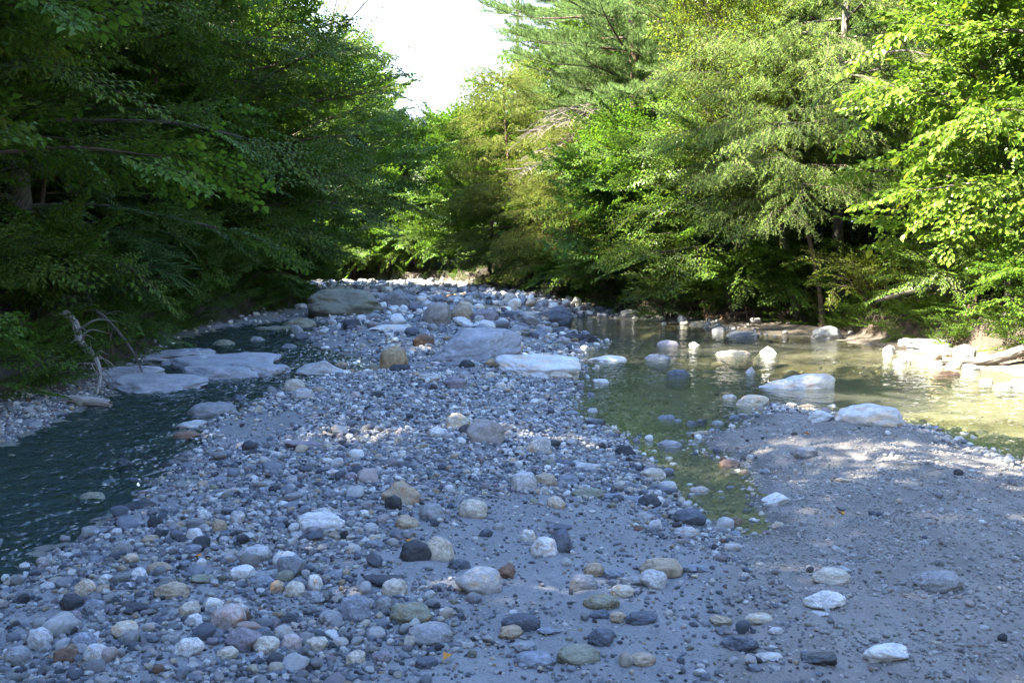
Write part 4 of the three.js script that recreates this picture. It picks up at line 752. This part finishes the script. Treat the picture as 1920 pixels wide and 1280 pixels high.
  [-1.77,-6.901,0.068,0.055,0.051,"blue","a","small blue-grey angular stone behind and left of the long white stone"],
  [-2.135,-5.119,0.077,0.05,0.038,"white","e","small whitish long stone just left of the tan-grey loaf cobble"],
  [-1.446,-6.068,0.099,0.05,0.074,"blue","a","small blue-grey angular stone just left of the long white stone"],
  [-1.999,-6.356,0.089,0.071,0.045,"white","e","small whitish long stone just right of the dark flat boulder"],
  [-2.132,-4.862,0.1,0.084,0.05,"cream","e","middling cream long stone just left of the tan-grey loaf cobble"],
  [-2.005,-4.424,0.076,0.044,0.057,"purple","a","small purple-grey angular stone behind the brown angular stone"],
  [-1.489,-7.913,0.088,0.041,0.07,"white","r","small whitish rounded stone in front and right of the low purple-grey flat stone"],
  [-0.361,-4.877,0.066,0.038,0.033,"grey","e","small grey long stone just left of the broad pale dome stone"],
  [-1.771,-5.283,0.066,0.028,0.046,"blue","f","small blue-grey flat stone behind the tan-grey loaf cobble"],
  [-1.812,-5.546,0.095,0.051,0.076,"blue","r","middling blue-grey rounded stone behind the tan-grey loaf cobble"],
  [-0.943,-6.343,0.076,0.049,0.038,"grey","e","small grey long stone in front and left of the yellow-tan and white block"],
  [-2.095,-5.996,0.065,0.033,0.048,"pale","a","small pale grey angular stone in front and right of the dark flat boulder"],
  [-2.139,-8.074,0.068,0.042,0.051,"cream","a","small cream angular stone just left of the low purple-grey flat stone"],
  [-1.846,-7.607,0.073,0.043,0.037,"blue","e","small blue-grey long stone in front and left of the low purple-grey flat stone"],
  [-1.973,-7.509,0.062,0.029,0.044,"white","f","small whitish flat stone in front and left of the low purple-grey flat stone"],
  [-2.491,-9.068,0.096,0.06,0.077,"pale","r","small pale grey rounded stone just left of the low purple-grey flat stone"],
  [-2.127,-6.249,0.066,0.05,0.053,"tan","r","small tan rounded stone in front and right of the dark flat boulder"],
  [-1.512,-8.564,0.063,0.036,0.047,"cream","a","small cream angular stone just right of the low purple-grey flat stone"],
  [-2.399,-7.127,0.087,0.055,0.065,"grey","a","small grey angular stone just right of the dark flat boulder"],
  [-1.053,-3.921,0.068,0.035,0.051,"blue","a","middling blue-grey angular stone in front of the cream cobble mottled brown"],
  [-2.212,-6.906,0.082,0.053,0.065,"blue","r","small blue-grey rounded stone just right of the dark flat boulder"],
  [-0.681,-8.445,0.061,0.033,0.049,"blue","r","small blue-grey rounded stone just left of the speckled granite block"],
  [-1.225,-7.727,0.074,0.04,0.037,"pale","e","small pale grey long stone behind and left of the yellow-tan and white block"],
  [-1.593,-7.806,0.098,0.078,0.079,"grey","r","small grey rounded stone in front of the low purple-grey flat stone"],
  [-2.326,-6.367,0.09,0.066,0.072,"dark","r","small nearly black rounded stone in front and right of the dark flat boulder"],
  [-0.54,-7.679,0.078,0.047,0.063,"slate","r","small dark slate rounded stone behind and right of the yellow-tan and white block"],
  [-2.358,-7.46,0.093,0.048,0.069,"tan","a","small tan angular stone just right of the dark flat boulder"],
  [-1.017,-8.751,0.08,0.064,0.06,"cream","a","small cream angular stone just left of the speckled granite block"],
  [-1.569,-6.93,0.072,0.048,0.05,"pale","f","small pale grey flat stone behind the long white stone"],
  [-1.498,-6.951,0.065,0.038,0.052,"dark","r","small nearly black rounded stone behind the long white stone"],
  [-1.202,-9.015,0.085,0.046,0.068,"cream","r","small cream rounded stone just right of the low purple-grey flat stone"],
  [-0.83,-4.111,0.091,0.048,0.072,"cream","r","middling cream rounded stone just left of the round cream pebble"],
  [-1.74,-7.178,0.062,0.038,0.044,"grey","f","small grey flat stone in front of the low purple-grey flat stone"],
  [-2.333,-6.981,0.067,0.053,0.053,"blue","r","small blue-grey rounded stone just left of the low purple-grey flat stone"],
  [-1.67,-4.186,0.11,0.06,0.088,"cream","r","large cream rounded stone just left of the white blocky stone"],
  [-0.909,-5.0,0.085,0.046,0.064,"blue","a","middling blue-grey angular stone just right of the flat-topped blue-grey wedge cobble"],
  [-1.078,-6.574,0.085,0.043,0.06,"slate","f","small dark slate flat stone just left of the yellow-tan and white block"],
  [-0.465,-8.048,0.074,0.036,0.059,"tan","r","small tan rounded stone in front and left of the speckled granite block"],
  [-2.255,-7.571,0.069,0.04,0.048,"white","f","small whitish flat stone just right of the dark flat boulder"],
  [-2.271,-8.034,0.064,0.035,0.052,"slate","r","small dark slate rounded stone just left of the low purple-grey flat stone"],
  [-0.808,-5.693,0.093,0.035,0.065,"cream","f","middling cream flat stone just left of the dark mottled stone"],
  [-2.262,-5.657,0.11,0.094,0.055,"grey","e","middling grey long stone in front of the dark flat boulder"],
  [-2.137,-4.705,0.104,0.077,0.083,"dark","r","middling nearly black rounded stone just left of the tan-grey loaf cobble"],
  [-0.779,-5.515,0.095,0.059,0.071,"blue","a","middling blue-grey angular stone just left of the dark mottled stone"],
  [-2.037,-4.856,0.078,0.033,0.058,"tan","a","small tan angular stone just left of the tan-grey loaf cobble"],
  [-2.14,-5.468,0.082,0.048,0.058,"cream","f","small cream flat stone behind and left of the tan-grey loaf cobble"],
  [-2.115,-7.307,0.078,0.035,0.063,"purple","r","small purple-grey rounded stone just right of the dark flat boulder"],
  [-0.841,-7.639,0.092,0.049,0.065,"slate","f","small dark slate flat stone behind the yellow-tan and white block"],
  [-0.934,-6.168,0.061,0.043,0.049,"white","r","small whitish rounded stone just right of the long white stone"],
  [-2.609,-8.922,0.079,0.049,0.039,"purple","e","small purple-grey long stone in front of the grey-brown boulder"],
  [-2.556,-8.505,0.071,0.034,0.05,"dark","f","small nearly black flat stone just left of the low purple-grey flat stone"],
  [-1.682,-6.98,0.097,0.052,0.073,"dark","a","small nearly black angular stone behind and left of the long white stone"],
  [-0.56,-8.647,0.064,0.05,0.051,"slate","r","small dark slate rounded stone just left of the speckled granite block"],
  [-0.116,-7.069,0.064,0.026,0.045,"purple","f","small purple-grey flat stone just left of the round pale boulder"],
  [-1.571,-4.33,0.069,0.027,0.048,"slate","f","small dark slate flat stone behind and left of the white blocky stone"],
  [-1.18,-7.175,0.1,0.058,0.08,"purple","r","small purple-grey rounded stone just left of the yellow-tan and white block"],
  [-0.712,-7.505,0.064,0.047,0.032,"blue","e","small blue-grey long stone behind the yellow-tan and white block"],
  [-1.133,-8.643,0.08,0.041,0.064,"blue","r","small blue-grey rounded stone just right of the low purple-grey flat stone"],
  [-0.537,-3.984,0.071,0.044,0.057,"purple","r","middling purple-grey rounded stone just right of the round cream pebble"],
  [-1.624,-5.814,0.095,0.045,0.067,"grey","f","small grey flat stone just left of the long white stone"],
  [-1.972,-8.174,0.061,0.038,0.049,"blue","r","small blue-grey rounded stone in front and left of the low purple-grey flat stone"],
  [-2.061,-5.838,0.063,0.045,0.032,"slate","e","small dark slate long stone in front of the dark flat boulder"],
  [-1.354,-7.429,0.093,0.037,0.065,"white","f","small whitish flat stone in front and right of the low purple-grey flat stone"]
];      // x, z, width, height, depth, colour, shape, label
STONES.forEach(([x, z, w, h, d, c, s, label], i) => {
  const at = survey(x, z), wl = waterAt(x, z), sunk = Math.max(0, wl - at.h), kind = s === 's' ? 'rock_slab' : w > 0.42 ? 'boulder' : 'cobble_stone';
  if (sunk > 0.02) h = Math.max(h * 0.78, Math.min(0.09, 0.3 * w)), h = Math.min(h, 0.34 * w);
  const full = h + sunk * 0.6, wet = (at.w < 0.05 && (c === 'dark' || c === 'slate')) || label.includes('shiny');
  const m = lit(new THREE.Mesh(stoneShape(i + 1, s, w > 0.8 ? 22 : w > 0.35 ? 13 : 9, w, full, d, ROCK[c], BANDED[c] ?? 0), wet ? wetMat : stoneMat));
  m.name = numbered(kind); m.position.set(x, Math.max(at.h, wl - 0.01) - sunk * 0.6, z); scene.add(m);
  m.rotation.x = LEAN[label.split(' ').slice(0, 2).join(' ')] ?? 0;
  tag(m, label, kind === 'rock_slab' ? 'slab' : kind === 'boulder' ? 'boulder' : 'stone', 'stones of the river bar', 'thing');
});
{ // the countless pebbles between them
  const rng = rngOf(4242), cell = 0.12, hash = new Map(), sets = [];
  const key = (x, z) => Math.floor(x / cell) * 73856 + Math.floor(z / cell);
  const clash = (x, z, r, f) => { const n = Math.ceil((r + 0.16) / cell); for (let i = -n; i <= n; i++) for (let j = -n; j <= n; j++) for (const [a, b, c] of hash.get(key(x + i * cell, z + j * cell)) ?? []) if ((a - x) ** 2 + (b - z) ** 2 < (f * (r + c)) ** 2) return true; return false; };
  const put = (x, z, r) => { const k = key(x, z); if (!hash.has(k)) hash.set(k, []); hash.get(k).push([x, z, r]); };
  STONES.forEach(([x, z, w, , d]) => { if (w < 0.5) put(x, z, (w + d) * 0.23); else for (let a = -2; a <= 2; a++) put(x + a * w * 0.2, z, d * 0.42); });
  const VAR = 14, names = ['pale', 'white', 'grey', 'blue', 'slate', 'cream', 'tan', 'pink', 'purple', 'dark', 'brown', 'olive'], odds = [22, 13, 20, 26, 12, 6, 3, 2, 5, 6, 1, 2], total = odds.reduce((a, b) => a + b);
  const pickColour = () => { let v = rng() * total; for (let i = 0; i < odds.length; i++) if ((v -= odds[i]) < 0) return ROCK[names[i]]; return ROCK.grey; };
  const FLAT = [ROCK.grey, ROCK.granite, ROCK.pale, ROCK.pale];
  for (let v = 0; v < VAR; v++) sets.push([]);
  const lay = (r, x, z, s) => { put(x, z, r); sets[Math.floor(rng() * VAR)].push([x, s.h, z, r, rng() * 6.28, s.w > 0.02 && r < 0.02 && x > 1.3 ? FLAT[Math.floor(rng() * 4)] : pickColour(), (rng() - 0.5) * 0.5, (rng() - 0.5) * 0.5, 0.38 + 0.45 * rng()]); };
  const dens = (x, z, s, cls) => {
    if (s.out > 0.15) return 0;
    if (s.w < 0.02) return s.w < -1.2 || s.wl < 0.02 ? [0.02, 0.04, 0.03, 0, 0][cls] : [0.2, 0.35, 0.4, 0.25, 0][cls];
    if (x > 6) return [0.02, 0.03, 0.05, 0.05, 0][cls];
    const sand = Math.min(sdf('sandA', x, z), sdf('sandB', x, z), sdf('sandC', x, z), sdf('sandD', x, z)) + 0.18 * N2(x * 1.8, z * 1.8) + 0.1 * N2(x * 5, z * 5);
    if (sand < 0) return [0.01, 0.015, 0.025, 0.05, 0.1 + 0.3 * ss(-0.1, 0.6, N2(x * 2.3, z * 2.3))][cls] + (sand > -0.12 ? 0.15 : 0);
    if (sdf('flat', x, z) < 0.15) { const p = ss(-0.2, 0.45, N2(x * 1.1, z * 1.5)); return [0.002, 0.006, 0.02, 0.03 + 0.08 * p, 0.3 + 0.45 * p][cls]; }
    const clump = ss(-0.75, 0.2, N2(x * 1.4 + 3, z * 1.4));
    return [0.35, 0.6, 0.9, 0.95, 0.95][cls] * (0.35 + 0.65 * clump);
  };
  const classes = [[0.055, 0.085, 3, 30, 5], [0.034, 0.055, 2.8, 26, 30], [0.02, 0.034, 2.7, 20, 210], [0.012, 0.02, 2.7, 15, 1000], [0.006, 0.011, 2.9, 10, 1900]];   // radius from, to; distance from, to; tries per square metre
  classes.forEach(([r0, r1, d0, d1, per], cls) => {
    const wide = 0.62, tries = Math.round(per * wide * (d1 * d1 - d0 * d0));
    for (let i = 0; i < tries; i++) {
      const d = Math.sqrt(lerp(d0 * d0, d1 * d1, rng())), x = (rng() * 2 - 1) * wide * d, z = -d, u = rng(), k = rng(), r = lerp(r0, r1, k * k);
      const fade = cls > 1 ? 1 - 0.75 * ss(d1 * 0.6, d1, d) : 1;
      if (x < -7 || x > 6.5 || u > fade) continue;
      const s = survey(x, z); if (rng() > dens(x, z, s, cls)) continue;
      if (clash(x, z, r, cls > 2 ? 0.5 : 0.62)) continue;
      lay(r, x, z, s);
    }
  });
  for (let i = 0; i < 9000; i++) {                     // the upstream bed
    const d = 17 + 37 * rng(), x = lerp(edge(LEFT_EDGE, d), edge(RIGHT_EDGE, d), rng()), s = survey(x, -d); if (s.w < -0.05 && rng() > 0.06) continue;
    if (x > 1.5 && d < 30 && rng() > (x > 5.5 ? 0.03 : 0.12)) continue;
    if (x < -4.6 && d < 27 && rng() > 0.12) continue;
    const r = 0.05 + 0.16 * rng() ** 3; if (clash(x, -d, r, 0.7)) continue; lay(r, x, -d, s);
  }
  const g = thing('gravel', 'loose mixed grey, white and slate pebbles covering the river bar', 'gravel', [0, 0, 0]); g.userData.kind = 'stuff';
  const M = new THREE.Matrix4(), Q = new THREE.Quaternion(), E = new THREE.Euler(), C = new THREE.Color();
  sets.forEach((set, v) => {
    const m = lit(new THREE.InstancedMesh(stoneShape(900 + v, 'aarfa'[v % 5], 3, 2, 1.6, 1.5 + 0.1 * (v % 4), [0.8, 0.8, 0.8], v % 3 ? 0 : 0.6), stoneMat, set.length)); m.name = 'pebbles'; m.userData.kind = 'stuff';
    set.forEach(([x, y, z, r, a, c, tx, tz, fl], i) => {
      Q.setFromEuler(E.set(tx, a, tz)); M.compose(V(x, y + r * fl * 0.22, z), Q, V(r, r * fl, r)); m.setMatrixAt(i, M);
      const k = 1.4 + 0.75 * rng(); m.setColorAt(i, C.setRGB(c[0] * k, c[1] * k, c[2] * k));
    });
    g.add(m);
  });
  console.log('pebbles', sets.reduce((a, b) => a + b.length, 0));
}

// ---------------------------------------------------------------- driftwood, roots, fallen leaves
const deadWood = BARK.pale;
function snag(name, label, category, pts, radii, mat, twigs, group) {   // a limb with side twigs, each its own part
  const o = pts[0], g = thing(name, label, category, o, group), P = pts.map((p) => V(p[0] - o[0], p[1] - o[1], p[2] - o[2]));
  part(g, 'stem', limbTube(P, radii, 9), mat);
  const c = new THREE.CatmullRomCurve3(P), rng = rngOf(label.length * 31 + twigs);
  for (let i = 0; i < twigs; i++) {
    const t = 0.15 + 0.8 * (i + rng()) / twigs, a = c.getPoint(Math.min(1, t)), L = 0.25 + 0.5 * rng(), d = V(rng() - 0.5, rng() - 0.55, rng() - 0.5).normalize();
    const r = radii[0] * 0.4 * (1 - 0.6 * t);
    part(g, 'twig', limbTube([a, a.clone().addScaledVector(d, L * 0.5).add(V(0, 0.04, 0.03)), a.clone().addScaledVector(d, L).add(V(0.06 * rng(), -0.1, 0))], [r, r * 0.6, r * 0.15], 5), mat);
  }
  return g;
}
const gy = (x, z, up = 0) => [x, Math.max(ground(x, z), waterAt(x, z)) + up, z];
snag('dead_branch', 'bleached crooked branch hanging down the left bank into the channel', 'branch', [[-6.55, 0.98, -14.6], [-6.25, 0.86, -14.2], [-6.0, 0.62, -13.8], [-5.7, 0.46, -13.5], [-5.5, 0.26, -13.2], gy(-5.42, -12.9, 0.02)], [0.065, 0.06, 0.055, 0.045, 0.03, 0.015], deadWood, 22);
snag('dead_branch', 'thin grey branch arching over the ledge from the left bank', 'branch', [gy(-6.9, -15.6, 0.1), [-6.4, 1.0, -15.2], [-6.0, 0.8, -14.9], [-5.6, 0.45, -14.6], gy(-5.3, -14.3, 0.05)], [0.035, 0.03, 0.024, 0.016, 0.008], BARK.grey, 10);
snag('driftwood_log', 'short pale driftwood log lying at the left waterline', 'log', [gy(-5.35, -11.95, 0.05), gy(-5.1, -11.9, 0.07), gy(-4.82, -11.85, 0.05)], [0.05, 0.06, 0.045], deadWood, 0);
snag('driftwood_log', 'grey log lying along the right shore by the pale boulder', 'log', [gy(7.2, -16.6, 0.08), gy(7.9, -16.5, 0.09), gy(8.8, -16.3, 0.1), gy(9.6, -16.2, 0.12)], [0.07, 0.09, 0.09, 0.08], BARK.grey, 0);
snag('fallen_log', 'pale fallen log poking out of the right bank', 'log', [[9.1, 0.72, -18.6], [9.9, 0.66, -17.6], [10.8, 0.62, -16.6], [11.6, 0.75, -15.6]], [0.13, 0.14, 0.15, 0.16], BARK.pale, 3);
snag('dead_branch', 'weathered stick bridging the root tangle on the right bank', 'branch', [[7.9, 0.9, -21.6], [8.7, 1.15, -21.2], [9.6, 1.25, -20.9], [10.4, 1.3, -20.7]], [0.05, 0.06, 0.055, 0.05], BARK.grey, 5);
snag('dead_branch', 'bare pale stick leaning on the dark left bank', 'branch', [gy(-8.2, -24.6, 0.2), [-7.5, 1.1, -24.5], [-6.7, 1.35, -24.3]], [0.03, 0.025, 0.012], BARK.grey, 4);
function tangle(label, x, z, n, spread, drop, turn, seed, mat = BARK.root) {
  const y = ground(x, z), g = thing('root_tangle', label, 'roots', [x, y, z], 'exposed roots along the banks'), rng = rngOf(seed);
  for (let i = 0; i < n; i++) {
    const u = (rng() - 0.5) * spread, a = turn + (rng() - 0.5) * 2.6, L = 0.25 + 0.9 * rng() ** 1.5, s = V(u * Math.sin(turn), -0.25 * rng() + 0.2 * rng(), -u * Math.cos(turn)), r = 0.007 + 0.035 * rng() ** 3;
    const e = V(Math.cos(a), 0, Math.sin(a)), m1 = s.clone().addScaledVector(e, L * 0.4).add(V(0.3 * (rng() - 0.5), 0.25 - 0.4 * rng(), 0.3 * (rng() - 0.5))), m2 = s.clone().addScaledVector(e, L * 0.8).add(V(0.3 * (rng() - 0.5), -drop * rng(), 0.3 * (rng() - 0.5))), end = s.clone().addScaledVector(e, L * (0.85 + 0.3 * rng())).add(V(0, -drop * (0.3 + 0.9 * rng()), 0));
    part(g, 'root', limbTube([s.clone().addScaledVector(e, -0.3), s, m1, m2, end], [r, r * 1.2, r, r * 0.7, r * 0.3], 5), mat);
  }
  return g;
}
tangle('tangle of brown roots above the grey ledge block on the right shore', 9.4, -20.4, 22, 2.2, 0.55, 2.6, 1);
tangle('fringe of rootlets hanging under the pale fallen log', 9.6, -17.9, 20, 1.6, 0.5, 2.7, 2);
tangle('roots below the leaning birch trunk at the pool', 8.0, -25.6, 20, 1.8, 0.7, 2.3, 3);
tangle('reddish roots hanging from the undercut bank of the far pool', 6.2, -27.6, 20, 2.2, 0.7, 2.2, 4);
tangle('roots under the willow shrub', 4.6, -29.8, 14, 1.6, 0.6, 2.2, 5);
tangle('red-brown splayed cedar stems and roots at the upstream bend', 2.5, -36.0, 18, 1.6, 0.7, 2.4, 6, BARK.red);
tangle('dark rootlets in the left bank behind the bleached branch', -6.9, -14.4, 18, 2.4, 0.6, 0.3, 7);
tangle('dark roots at the foot of the left wood beyond the ledge', -8.0, -21.8, 16, 3, 0.6, 0.2, 8, BARK.grey);
[[-0.62, -5.62, 0.9, 'curled orange leaf on the sand edge beside the long white stone'], [-1.75, -5.35, 0.3, 'orange-brown leaf lying in the pale gravel'], [-0.25, -3.98, 2, 'small yellow-brown leaf at the bottom of the sand'], [2.2, -6.6, 1.2, 'tiny yellow leaf on the gravel flat'], [2.75, -9.3, 0.4, 'yellow leaf near the long white oval rock']].forEach(([x, z, a, label], i) => {
  const S = new Shape(), at = V(0, 0, 0); S.leaf(at, V(Math.cos(a), 0.12, Math.sin(a)).normalize(), V(0.15, 1, 0.1).normalize(), 0.07, 0.045, [0.42, 0.2, 0.04], 0.3);
  S.stick(at, V(-Math.cos(a) * 0.03, 0.006, -Math.sin(a) * 0.03), 0.0015, [0.2, 0.1, 0.05]);
  const m = lit(new THREE.Mesh(S.build(), twigMat)); m.name = numbered('fallen_leaf'); m.position.set(x, ground(x, z) + 0.022, z); scene.add(m); tag(m, label, 'leaf', 'fallen leaves');
});

renderer.render(scene, camera);
